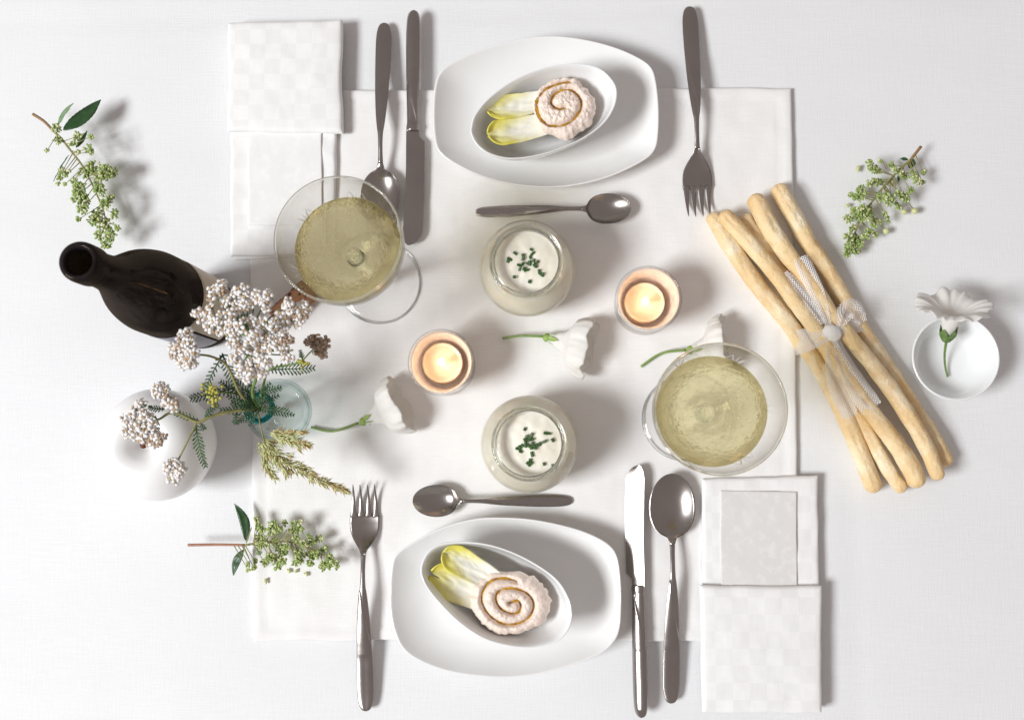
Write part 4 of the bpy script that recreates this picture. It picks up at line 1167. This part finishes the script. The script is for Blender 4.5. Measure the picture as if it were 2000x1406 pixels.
# unopened yarrow
ye = thing('yarrow_stem', (VC.x - .001, VC.y, .02), 'yarrow stem with unopened yellow-green buds and dark feathery leaves at vase mouth', 'flower')
mb = MB(); mb.add(*ptube([(540, 798, .012), (503, 795, .087), (465, 770, .10), (425, 766, .11)], [.0012, .0012, .001, .0007], 7)); 
mbb = MB()
for i in range(48):
    x, y = ((r_.gauss(414, 8), r_.gauss(763, 8)) if i < 34 else (r_.gauss(420, 6), r_.gauss(784, 5)))
    q = P(x, y, .116 + r_.uniform(-.003, .003)); s = r_.uniform(.0011, .0017)
    mbb.add(*blob(q, (s, s, s * 1.25)))
    mb.add(*ptube([(422, 768, .108), (x, y, .114)], [.0004, .0004], 4, 2))
mb.build('stem', 'stem_green', ye); mbb.build('bud_cluster', 'yellow_bud', ye)
for i, a in enumerate([((505, 798, .095), (575, 811, .098), 10, 13), ((500, 795, .094), (444, 772, .105), 10, 10), ((498, 800, .094), (430, 800, .10), 10, 10), ((506, 792, .094), (478, 758, .104), 11, 9), ((508, 790, .096), (545, 772, .10), 9, 8), ((502, 800, .094), (470, 822, .096), 9, 7), ((500, 796, .098), (452, 786, .106), 11, 9), ((510, 798, .096), (487, 832, .094), 5, 7), ((503, 790, .10), (520, 770, .11), 9, 7), ((495, 790, .1), (470, 790, .11), 10, 7)]):
    fern_leaf(ye, *a, seed=80 + i, arch=.003)

# seeding grass
gs = thing('grass_stem', (VC.x, VC.y - .001, .02), 'pale green seed head of grass drooping from the vase towards the fork', 'grass')
mb = MB(); mb.add(*ptube([(536, 806, .012), (507, 800, .087), (506, 815, .088), (512, 845, .085), (517, 862, .082), (535, 885, .075), (575, 912, .066), (630, 940, .055), (678, 958, .045)], [.0007, .0007, .0006, .0006, .0006, .0005, .0005, .0004, .0003], 6))
for br in ([(516, 857, .083), (540, 858, .086), (560, 850, .088)], [(518, 858, .083), (550, 862, .086), (575, 862, .086)]): mb.add(*ptube(br, [.0004, .0003, .0003], 5))
mb.build('stem', 'stem_olive', gs)
def spikes(name, path, widths, n, seed, tipc):
    r_ = random.Random(seed); pts = crom(path, 10); mb = MB(); N = len(pts)
    wd = np.interp(np.linspace(0, 1, N), np.linspace(0, 1, len(widths)), widths)
    for i in range(n):
        k = r_.random(); j = min(N - 2, int(k * (N - 1))); a = pts[j]; d2 = np.array(pts[j + 1]) - np.array(pts[max(0, j - 1)]); an = math.atan2(d2[1], d2[0])
        off = r_.gauss(0, .45) * wd[j]; x = a[0] - math.sin(an) * off; y = a[1] + math.cos(an) * off
        p = P(x, y, a[2] + r_.uniform(-.004, .004))
        sp = an + (.55 if off > 0 else -.55) * min(1, abs(off) / 6) + r_.gauss(0, .25)
        d = Vector((math.cos(sp), -math.sin(sp), r_.uniform(-.3, .3))).normalized(); ln = r_.uniform(.0018, .0034)
        mi = 1 if (r_.random() < tipc * (.25 + k * 1.2)) else 0
        mb.add(*blob(p, (.00065, .00065, ln), d), mi)
        mb.add(*tube([p + d * ln * .8, p + d * ln * 1.6], [.0003, .00008], 4), mi)
    return mb.build(name, ['grass', 'grass_tip'], gs)
spikes('seed_plume', [(520, 866, .081), (545, 892, .075), (585, 916, .066), (635, 942, .055), (682, 961, .045)], [15, 20, 15, 9, 3], 420, 3, .4)
spikes('seed_plume', [(533, 846, .086), (560, 845, .088), (598, 845, .088)], [6, 7, 3], 90, 4, .35)
spikes('seed_plume', [(545, 856, .086), (575, 862, .087), (606, 870, .085)], [8, 13, 6], 150, 5, .2)
spikes('seed_plume', [(520, 868, .08), (516, 890, .074), (522, 915, .07), (540, 934, .066)], [12, 10, 8, 4], 150, 6, .15)
spikes('seed_plume', [(530, 880, .077), (548, 905, .072), (560, 930, .068)], [12, 12, 4], 110, 7, .1)

# ------------------------------------------------------------------ budding sprigs on the cloth
def sprig(label, off, scale, stem, stem_r, stem_mats, leaves, clusters, zbase, seed, bigs=(), branches=(), base_z=.0):
    to = lambda x, y: (off[0] + x / scale, off[1] + y / scale)
    r_ = random.Random(seed)
    p0 = P(*to(*stem[len(stem) // 2]), 0)
    t = thing('budding_sprig', (p0.x, p0.y, base_z), label, 'sprig')
    zs = lambda k: base_z + zbase[0] + (zbase[1] - zbase[0]) * k
    n = len(stem)
    pix = [(*to(*q), zs(i / (n - 1))) for i, q in enumerate(stem)]
    h = stem_mats[1]
    mb = MB(); mb.add(*ptube(pix[:h + 1], [stem_r, stem_r * .85], 8)); mb.build('twig', stem_mats[0], t)
    mb = MB(); mb.add(*ptube(pix[h:], [stem_r * .85, stem_r * .4], 7))
    spts = [np.array(p) for p in crom(pix[max(0, h - 1):], 8)]
    for q in branches:
        mb.add(*ptube([(*to(*a), zs(.6) + .004) for a in q], [.0006, .0005], 5))
    bud = MB()
    for ci, (x, y, r) in enumerate(clusters):
        px, py = to(x, y); rp = r / scale * .8
        js = min(range(len(spts)), key=lambda j: (spts[j][0] - px) ** 2 + (spts[j][1] - py) ** 2)
        js = max(0, js - 3); sp = spts[js]
        zc = sp[2] + r_.uniform(-.002, .007); zc = max(zc, base_z + .004)
        mb.add(*ptube([(sp[0], sp[1], sp[2]), ((sp[0] + px) / 2, (sp[1] + py) / 2, (sp[2] + zc) / 2 + .002), (px, py, zc)], [.0005, .00035, .0003], 5, 3))
        nb = max(6, int(.30 * rp * rp + 4))
        for i in range(nb):
            a = r_.uniform(0, 6.283); q = math.sqrt(r_.random()); bx = px + rp * q * math.cos(a); by = py + rp * q * math.sin(a)
            z = max(base_z + .0015, zc + r_.uniform(-.6, .8) * rp * .00046 * (1.1 - q))
            p = P(bx, by, z); c0 = P(px, py, zc)
            d = (p - c0) + Vector((r_.gauss(0, .001), r_.gauss(0, .001), .001)); d = d.normalized() if d.length > 1e-6 else Vector((0, 0, 1))
            s = r_.uniform(.00078, .00122); g = r_.random(); 
            far = (py * 0 + js / max(1, len(spts)))
            mi = 0 if g < .42 else (1 if g < .70 - .2 * far else (2 if g < .93 else 3))
            bud.add(*blob(p, (s, s, s * r_.uniform(1.3, 1.9)), d), mi)
            if i % 2 == 0: mb.add(*tube([c0, p - d * s], [.00025, .00022], 4, False))
    for (x, y, r, mi) in bigs:
        px, py = to(x, y); z = base_z + r / scale * .00046 + .002; p = P(px, py, z); s = r / scale * .00046
        bud.add(*blob(p, (s, s, s * 1.1), (r_.gauss(0, 1), r_.gauss(0, 1), .3), ICO2), mi)
        js = min(range(len(spts)), key=lambda j: (spts[j][0] - px) ** 2 + (spts[j][1] - py) ** 2); js = max(0, js - 2); sp = spts[js]
        mb.add(*tube([tuple(P(*sp)), tuple((P(*sp) + p) / 2 + Vector((0, 0, .003))), tuple(p)], [.0005, .0004, .0004], 5))
    mb.build('stalks', 'stem_olive', t)
    tag(bud.build('flower_buds', ['bud1', 'bud2', 'bud3', 'bud4'], t), kind='stuff')
    for (x0, y0, x1, y1, wd, fold, mname, zz, bend, lean) in leaves:
        lf = MB(); A = P(*to(x0, y0), base_z + zz[0]); B = P(*to(x1, y1), base_z + zz[1])
        leaf_blade(lf, A, B, wd / scale * .00046, .05, fold=fold, up=lean, n=22, seed=seed, bend=bend / scale * .00046, serr=.05)
        o = lf.build('leaf', mname, t); md = o.modifiers.new('thickness', 'SOLIDIFY'); md.thickness = .0003
    return t
UPV = (0, 0, 1)
sprig('green budding sprig with broad dark leaf lying beside the bottle neck', (40, 160), 4.135,
      [(100, 262), (190, 320), (262, 395), (330, 460), (400, 550), (490, 665), (560, 790), (620, 920), (680, 1080), (690, 1280)], .0014, ('stem_brown', 2),
      [(345, 392, 640, 135, 62, .12, 'leaf', (.026, .020), -25, (.15, .3, 1)), (300, 362, 415, 168, 32, .3, 'leaf_pale', (.026, .034), 12, (-.5, .3, 1)), (448, 533, 540, 400, 17, .4, 'leaf', (.022, .03), -5, (.8, 0, .6)), (392, 590, 253, 796, 17, .4, 'leaf', (.022, .012), 5, (-.7, .4, .6))],
      [(290, 380, 50), (300, 470, 45), (215, 555, 22), (340, 720, 35), (375, 735, 35), (320, 770, 30), (470, 440, 50), (430, 500, 35), (575, 440, 28), (545, 540, 45), (570, 560, 35), (460, 575, 25), (590, 690, 70), (690, 730, 75), (640, 790, 70), (750, 725, 50), (520, 730, 60), (480, 870, 78), (455, 930, 60), (520, 950, 60), (500, 1020, 60), (430, 800, 28), (640, 880, 60), (690, 980, 60), (730, 935, 35), (620, 1060, 60), (580, 1120, 50), (640, 1140, 50), (760, 1070, 48), (700, 1150, 60), (780, 1180, 34), (640, 1240, 52), (730, 1240, 60), (690, 1310, 55), (470, 1110, 22), (300, 820, 22), (355, 830, 18)],
      (.024, .019), 5)
sprig('loose green budding sprig with short brown stalk lying above the small dish', (1640, 280), 6.11,
      [(970, 40), (850, 195), (720, 310), (560, 480), (400, 680), (230, 950), (150, 1200), (110, 1320)], .0014, ('stem_brown', 1),
      [(880, 190, 830, 300, 45, .3, 'leaf', (.012, .008), 0, UPV), (815, 195, 725, 182, 20, .3, 'leaf', (.012, .012), 0, UPV), (700, 380, 705, 460, 14, .3, 'leaf', (.008, .006), 0, UPV)],
      [(350, 240, 55), (400, 300, 70), (450, 330, 55), (480, 215, 35), (620, 260, 50), (660, 320, 50), (780, 390, 60), (740, 370, 40), (900, 400, 60), (930, 460, 60), (1000, 350, 40), (990, 460, 40), (870, 340, 40), (430, 470, 70), (350, 480, 45), (480, 450, 50), (250, 560, 70), (210, 640, 75), (270, 620, 60), (130, 615, 35), (500, 650, 75), (600, 690, 80), (560, 620, 50), (700, 600, 60), (780, 640, 80), (840, 560, 50), (700, 750, 45), (280, 790, 90), (180, 820, 70), (100, 900, 70), (330, 880, 80), (430, 950, 80), (240, 870, 80), (580, 900, 50), (540, 850, 45), (350, 1080, 80), (420, 1100, 45), (300, 1110, 45), (150, 1010, 55), (110, 1130, 85), (190, 1160, 85), (120, 1240, 80), (90, 1310, 60), (180, 1270, 80), (240, 1190, 50)],
      (.012, .008), 15, bigs=[(365, 795, 38, 1), (768, 818, 36, 1), (895, 808, 40, 1), (555, 1048, 38, 1), (605, 465, 50, 3), (700, 760, 36, 1)], branches=[[(560, 480), (640, 390), (740, 345)], [(600, 470), (600, 620)], [(440, 590), (330, 590)]])
sprig('green budding sprig with pink stem and two dark leaves lying beside the fork', (360, 980), 6.25,
      [(45, 525), (400, 520), (740, 525), (1000, 490), (1300, 490), (1600, 600), (1840, 730)], .0013, ('stem_pink', 2),
      [(755, 470, 610, 22, 58, .15, 'leaf', (.011, .014), -48, (.2, 0, 1)), (722, 580, 590, 897, 50, .2, 'leaf', (.011, .012), -22, (-.1, .2, 1)), (950, 610, 870, 635, 25, .2, 'leaf_pale', (.012, .012), 0, UPV)],
      [(880, 215, 50), (900, 300, 65), (940, 330, 60), (920, 420, 65), (960, 460, 60), (920, 540, 60), (790, 760, 45), (860, 720, 35), (850, 800, 38), (780, 830, 30), (1060, 300, 70), (1090, 250, 50), (1140, 330, 65), (1220, 260, 40), (1060, 390, 45), (1350, 270, 65), (1320, 360, 70), (1400, 340, 65), (1430, 230, 25), (1360, 440, 55), (1150, 540, 75), (1200, 600, 75), (1250, 550, 55), (1050, 680, 75), (980, 740, 55), (1120, 700, 80), (1200, 720, 65), (1140, 790, 55), (1450, 520, 65), (1370, 620, 65), (1440, 620, 75), (1400, 700, 70), (1350, 750, 45), (1560, 490, 60), (1650, 450, 60), (1530, 440, 40), (1570, 640, 75), (1620, 640, 60), (1540, 730, 60), (1700, 580, 60), (1760, 680, 65), (1700, 750, 65), (1830, 720, 60), (1850, 780, 45), (1780, 780, 55), (1690, 800, 48), (1510, 400, 22), (1010, 530, 40), (1090, 480, 45)],
      (.010, .014), 25, branches=[[(1140, 478), (1250, 340)], [(1250, 500), (1330, 600)], [(755, 500), (820, 310)], [(725, 540), (790, 690)]], base_z=.003)

# fallen buds
mbf = 0
for px, py, s, z in [(1676, 328, .0024, .0008), (1654, 402, .0018, .0008), (565, 1115, .0017, .004), (577, 1116, .0016, .004), (599, 1121, .0017, .004), (518, 1133, .0019, .004), (93, 293, .0017, .0008), (153, 430, .0017, .0008)]:
    if px in (93, 153): continue
    b = MB(); p = P(px, py, z + s * .6); a = rnd.uniform(0, 6)
    b.add(*blob(p, (s * .75, s * .75, s * 1.2), (math.cos(a), math.sin(a), .1), ICO2))
    b.add(*blob(p + Vector((math.cos(a + 1), math.sin(a + 1), 0)) * s * .9, (s * .6, s * .6, s), (math.cos(a + .7), math.sin(a + .7), .2), ICO2))
    near = px > 1000
    tag(b.build('fallen_bud', 'bud2'), 'tiny pale bud fallen on the cloth beside the loose sprig above the dish' if near else 'tiny pale bud fallen beside the sprig with the pink stem', 'bud', 'fallen buds by the upper sprig' if near else 'fallen buds by the pink-stemmed sprig')

# ------------------------------------------------------------------ white trumpet flowers
def trumpet(label, stempx, calyx, face, R, axis_z, zc, zs, seed, squash=.62, tilt_up=0, floor=.0045, depth=.02):
    """stem along pixels; calyx and face centre in (px, py); corolla flares to radius R (m) at the face"""
    t0 = P(*calyx, 0)
    t = thing('white_flower', (t0.x, t0.y, floor - .001), label, 'flower')
    mb = MB(); mb.add(*ptube([(x, y, z) for (x, y), z in zip(stempx, zs)], [.0012, .0011, .0013], 8)); mb.build('stem', 'stem_light', t)
    A = P(*calyx, zs[-1]); B = P(*face, zc); ax = (B - A); L = ax.length; ax.normalize()
    ref = Vector((0, 0, 1)); e1 = ax.cross(ref).normalized(); e2 = e1.cross(ax)   # e1 horizontal, e2 upward
    na, nl = 96, 34; vs = []; r_ = random.Random(seed)
    ph = r_.uniform(0, 6)
    for i in range(nl):
        k = i / (nl - 1)
        if k < .40: q = k / .40; r = .0034 + .0066 * q ** 1.3; s = L * .60 * q
        elif k < .70: q = (k - .40) / .30; r = .0100 + (R * .84 - .0100) * q ** 1.1; s = L * (.60 + .22 * q)
        else: q = (k - .70) / .30; r = R * (.84 + .16 * math.sin(q * 2.0)); s = L * (.82 + .52 * q)
        for j in range(na):
            a = 2 * math.pi * j / na; qq = max(0, (k - .5) / .5)
            lob = 1 + (.05 * math.cos(5 * a + ph) + .03 * math.sin(3 * a + ph)) * qq
            wav = qq ** 1.6 * (.0014 * math.sin(5 * a + ph) + .0030 * fbm(math.cos(a) * 2.2 + seed, math.sin(a) * 2.2, 0, 3))
            fold = .0007 * math.cos(5 * a + ph) * k + qq * (.0016 * fbm(math.cos(a) * 4 + seed, math.sin(a) * 4, k * 1.2, 3) + .0004 * math.sin(23 * a + 4 * k))
            p = A + ax * (s + wav) + e1 * ((r * lob + fold) * math.cos(a)) + e2 * ((r * lob + fold) * math.sin(a) * squash)
            if p.z < floor:
                p.z = floor + .0006 * (1 + math.sin(a * 9)) * .5
            vs.append(tuple(p))
    fs = []
    for i in range(nl - 1):
        for j in range(na):
            j2 = (j + 1) % na; fs.append((i * na + j, i * na + j2, (i + 1) * na + j2, (i + 1) * na + j))
    mb = MB(); mb.add(vs, fs); o = mb.build('corolla', 'bloom', t)
    md = o.modifiers.new('thickness', 'SOLIDIFY'); md.thickness = .0004
    cx = MB()
    cx.add(*blob(A + ax * .0015, (.0042, .0042, .0045), ax, ICO2), 0)
    for k in range(5):
        a = 2 * math.pi * k / 5 + ph
        d = e1 * math.cos(a) + e2 * math.sin(a)
        leaf_blade(cx, A + d * .0028, A + d * (.0056) + ax * (.0115 + .003 * r_.random()), .0021, -.05, 0, .2, up=tuple(d), n=9)
    o = cx.build('calyx', 'calyx', t); md = o.modifiers.new('thickness', 'SOLIDIFY'); md.thickness = .0003
    return t
M['stem_light'] = mat('light_green_stem', (.24, .36, .10), (.18, .28, .07), 150, .5)
M['calyx'] = mat('calyx_green', (.32, .44, .12), (.22, .34, .08), 300, .5)
trumpet('white trumpet flower with short straight stem lying between the two jars', [(982, 661), (1015, 656), (1062, 657)], (1066, 659), (1130, 674), .0262, 0, .018, (.006, .010, .012), 3)
trumpet('white trumpet flower with curved stem lying between vase and candle cup', [(608, 834), (650, 842), (700, 826)], (708, 824), (764, 797), .0258, 0, .018, (.006, .008, .012), 7)
trumpet('white trumpet flower lying half hidden behind the wine glass by breadsticks', [(1252, 716), (1292, 690), (1340, 684)], (1346, 684), (1398, 678), .0262, 0, .018, (.005, .008, .012), 11)

def open_flower():
    """funnel flower lying across the dish, open towards the camera's side of the table edge"""
    t = thing('white_flower', P(1850, 690, .006), 'open white trumpet flower with ruffled petals resting on the small dish rim', 'flower')
    mb = MB(); mb.add(*ptube([(1851, 736, .0088), (1846, 715, .011), (1845, 690, .018), (1849, 664, .027)], [.0010, .0009, .0010, .0013], 8)); mb.build('stem', 'stem_green', t)
    A = P(1849, 661, .029)
    B = P(1862, 598, .046)
    ax = (B - A); L = ax.length; ax.z = 0; ax = (ax.normalized() + Vector((0, 0, .72))).normalized(); L = .034
    e1 = ax.cross(Vector((0, 0, 1))).normalized(); e2 = e1.cross(ax)
    na, nl = 120, 40; vs = []
    for i in range(nl):
        k = i / (nl - 1)
        if k < .5: r = .003 + .0055 * (k / .5) ** 1.3; s = L * .72 * (k / .5)
        else:
            q = (k - .5) / .5; r = .0085 + .0205 * q; s = L * (.72 + .22 * math.sin(q * 1.9))
        for j in range(na):
            a = 2 * math.pi * j / na
            qk = max(0, (k - .5) / .5)
            lob = 1 + qk * (.05 * math.cos(5 * a + .6) + .12 * fbm(math.cos(a) * 1.5, math.sin(a) * 1.5, 6, 2) + .07 * fbm(math.cos(a) * 5, math.sin(a) * 5, 3, 2))
            wav = qk ** 1.4 * (.0024 * math.sin(5 * a + 2) + .0048 * fbm(math.cos(a) * 2.2, math.sin(a) * 2.2, 4, 2) + .0022 * fbm(math.cos(a) * 7, math.sin(a) * 7, 2, 2)) + .0007 * math.cos(20 * a + 3 * fbm(math.cos(a) * 2, math.sin(a) * 2, 8, 2)) * qk
            rad = r * lob * (1.12 if True else 1)
            p = A + ax * (s + wav) + e1 * rad * math.cos(a) + e2 * rad * math.sin(a) * .82
            if p.z < .012: p.z = .012
            vs.append(tuple(p))
    fs = [(i * na + j, i * na + (j + 1) % na, (i + 1) * na + (j + 1) % na, (i + 1) * na + j) for i in range(nl - 1) for j in range(na)]
    mb = MB(); mb.add(vs, fs); o = mb.build('corolla', 'bloom', t); md = o.modifiers.new('thickness', 'SOLIDIFY'); md.thickness = .0004
    cx = MB(); cx.add(*blob(A, (.0045, .0045, .004), ax, ICO2), 0)
    for k in range(5):
        a = 2 * math.pi * k / 5; d = e1 * math.cos(a) + e2 * math.sin(a)
        leaf_blade(cx, A + d * .003 - ax * .002, A + d * .0068 + ax * .011, .0042, -.05, 0, .15, up=tuple(d), n=9)
    o = cx.build('calyx', 'calyx_dark', t); md = o.modifiers.new('thickness', 'SOLIDIFY'); md.thickness = .0003
M['calyx_dark'] = mat('dark_calyx', (.09, .17, .04), (.16, .26, .07), 250, .5)
open_flower()

# ------------------------------------------------------------------ breadsticks and their ribbon
b4 = lambda x, y: (1370 + x / 2.196, 340 + y / 2.196)
def breadstick(pts, zs, rads, label, seed):
    pix = [(*b4(x, y), z) for (x, y), z in zip(pts, zs)]
    c = crom([tuple(P(*q)) for q in pix], 16); n = len(c)
    ends = []
    rr = np.interp(np.linspace(0, 1, n), np.linspace(0, 1, len(rads)), rads)
    d0 = np.array(c[0]) - np.array(c[2]); d0 /= np.linalg.norm(d0); d1 = np.array(c[-1]) - np.array(c[-3]); d1 /= np.linalg.norm(d1)
    pre = [np.array(c[0]) + d0 * rr[0] * math.sin(a) for a in (1.54, 1.3, 1.0, .7, .35)]; prr = [rr[0] * math.cos(a) for a in (1.54, 1.3, 1.0, .7, .35)]
    post = [np.array(c[-1]) + d1 * rr[-1] * math.sin(a) for a in (.35, .7, 1.0, 1.3, 1.54)]; por = [rr[-1] * math.cos(a) for a in (.35, .7, 1.0, 1.3, 1.54)]
    P3 = pre + c + post; R3 = [1.19 * q for q in prr + list(rr) + por]
    vs, fs = tube([tuple(p) for p in P3], R3, 28)
    out = []
    k = 28
    for i in range(len(P3)):
        ctr = np.array(P3[i])
        t_ = i / len(P3)
        for j in range(k):
            v = np.array(vs[i * k + j]); d = v - ctr; a = 2 * math.pi * j / k
            f = 1 + .14 * fbm(t_ * 11, math.cos(a) * .6 + seed, math.sin(a) * .6, 2) + .045 * fbm(t_ * 40, math.cos(a) * 2 + seed, math.sin(a) * 2, 2)
            # a lengthwise seam where the dough was rolled
            f -= .15 * math.exp(-(((a - 1.4 - .9 * fbm(t_ * 4, seed, 0, 2) + math.pi) % (2 * math.pi) - math.pi) / .13) ** 2) * (1 if fbm(t_ * 6, seed, 5, 2) > 0 else .15)
            out.append(tuple(ctr + d * f))
    mb = MB(); mb.add(out, fs); tag(mb.build('breadstick', 'bread'), label, 'breadstick', 'breadsticks tied in a bundle')
lo, hi = .0080, .0190
breadstick([(52, 190), (110, 290), (220, 450), (330, 585), (430, 725), (535, 880), (640, 1090), (735, 1335)], [lo + .004] * 3 + [lo] * 5, [.0056, .0062, .0064, .0062, .0060, .0062, .0066, .0066], 'breadstick on the side of the bundle nearest the wine glass', 1)
breadstick([(190, 200), (260, 310), (340, 420), (470, 640), (600, 880), (705, 1100), (790, 1250), (855, 1340)], [lo] * 8, [.0058, .0062, .0062, .006, .006, .0058, .0055, .0052], 'breadstick lying lowest in the middle of the bundle, mostly covered', 2)
breadstick([(335, 72), (395, 180), (455, 290), (535, 410), (610, 540), (690, 670), (785, 810), (890, 970), (980, 1110), (1040, 1225)], [lo + .003] * 4 + [lo] * 6, [.0063, .0066, .0066, .0064, .0062, .006, .0058, .0060, .0064, .0062], 'breadstick on the side of the bundle facing the small dish', 3)
breadstick([(105, 182), (190, 280), (290, 400), (390, 530), (490, 665), (600, 830), (700, 985), (790, 1100), (870, 1210), (922, 1310)], [hi] * 10, [.0058, .0062, .0060, .0058, .0058, .0060, .0060, .0062, .0068, .0070], 'top breadstick of the bundle, whose thick end lies between two thinner ends', 4)
breadstick([(237, 115), (290, 225), (365, 335), (455, 455), (560, 605), (680, 755), (800, 905), (900, 1060), (970, 1180), (1012, 1285)], [hi + .001] * 10, [.0066, .0070, .0066, .0062, .0058, .0058, .0060, .0060, .0058, .0056], 'top breadstick of the bundle, thickest at the end towards the fork tines', 5)

def ribbon_strip(parent, name, path, widths, m, seed, wav=.0012, nu=9, twist=0):
    """path (x, y, z) in the bread crop's pixels; width in the same pixels"""
    pts = [P(*b4(x, y), z) for x, y, z in path]; c = [Vector(tuple(q)) for q in crom([tuple(p) for p in pts], 10)]; n = len(c)
    wd = np.interp(np.linspace(0, 1, n), np.linspace(0, 1, len(widths)), widths) / 2.196 * .00045 / 2
    vs, uv = [], []; s = 0
    for i in range(n):
        tg = (c[min(i + 1, n - 1)] - c[max(i - 1, 0)]).normalized(); sd = tg.cross(Vector((0, 0, 1))).normalized()
        if i: s += (c[i] - c[i - 1]).length
        for j in range(nu):
            u = -1 + 2 * j / (nu - 1)
            z = wav * math.sin(u * 5 + seed + i * .12) * min(1, wd[i] / .006) + .0008 * fbm(i * .2, u * 2, seed, 2)
            p = c[i] + sd * wd[i] * u + Vector((0, 0, z))
            vs.append(tuple(p)); uv.append((s / .05, wd[i] * u / .05))
    mb = MB(); mb.add(vs, grid_faces(n, nu)); return mb.build(name, m, parent, uvs=uv)
kx, ky = 560, 682
kz = .0262
t = thing('tulle_ribbon', P(*b4(kx, ky), .003), 'white tulle net ribbon knotted round the breadsticks', 'ribbon')
mb = MB(); v, f = ICO3
kc = np.array(P(*b4(kx, ky), kz)); vv = []
for p in v:
    q = np.array(p) * np.array([.0086, .0068, .0055]); q *= 1 + .22 * fbm(p[0] * 2.2, p[1] * 2.2, p[2] * 2.2 + 4, 3) + .05 * math.sin(p[0] * 9 + p[1] * 6)
    ca, sa = math.cos(-.5), math.sin(-.5); vv.append(kc + np.array([q[0] * ca - q[1] * sa, q[0] * sa + q[1] * ca, q[2]]))
mb.add(vv, f); mb.build('knot', 'tulle_dense', t)
hb = .0245
ribbon_strip(t, 'tail', [(548, 660, .0262), (530, 610, .0265), (490, 500, .0262), (445, 400, .0268), (425, 355, .0270)], [22, 42, 66, 74, 62], 'tulle', 1)
ribbon_strip(t, 'tail', [(575, 700, .0262), (600, 780, .0262), (650, 880, .0258), (700, 960, .0250), (735, 1005, .0245)], [24, 66, 92, 96, 84], 'tulle', 2, .0022)
ribbon_strip(t, 'tail', [(560, 700, .0250), (565, 790, .0245), (578, 880, .0205), (610, 970, .0190), (640, 1040, .0185)], [26, 66, 82, 80, 62], 'tulle', 3)
ribbon_strip(t, 'tail', [(525, 640, .0250), (480, 570, .0245), (420, 490, .0245), (360, 420, .0245)], [26, 44, 40, 20], 'tulle', 4)
ribbon_strip(t, 'band', [(545, 690, .0262), (500, 700, .0248), (450, 712, .0190), (415, 722, .0135), (395, 728, .0065)], [40, 80, 100, 104, 100], 'tulle', 5, .0006)
ribbon_strip(t, 'band', [(578, 675, .0266), (620, 662, .0255), (665, 650, .0190), (700, 640, .0125), (712, 636, .006)], [30, 46, 60, 66, 66], 'tulle', 6, .0006)
ribbon_strip(t, 'loop', [(585, 668, .0270), (600, 630, .0290), (622, 590, .0300), (650, 575, .0260), (672, 610, .0215), (690, 640, .0180)], [22, 50, 78, 84, 70, 40], 'tulle', 7, .002)
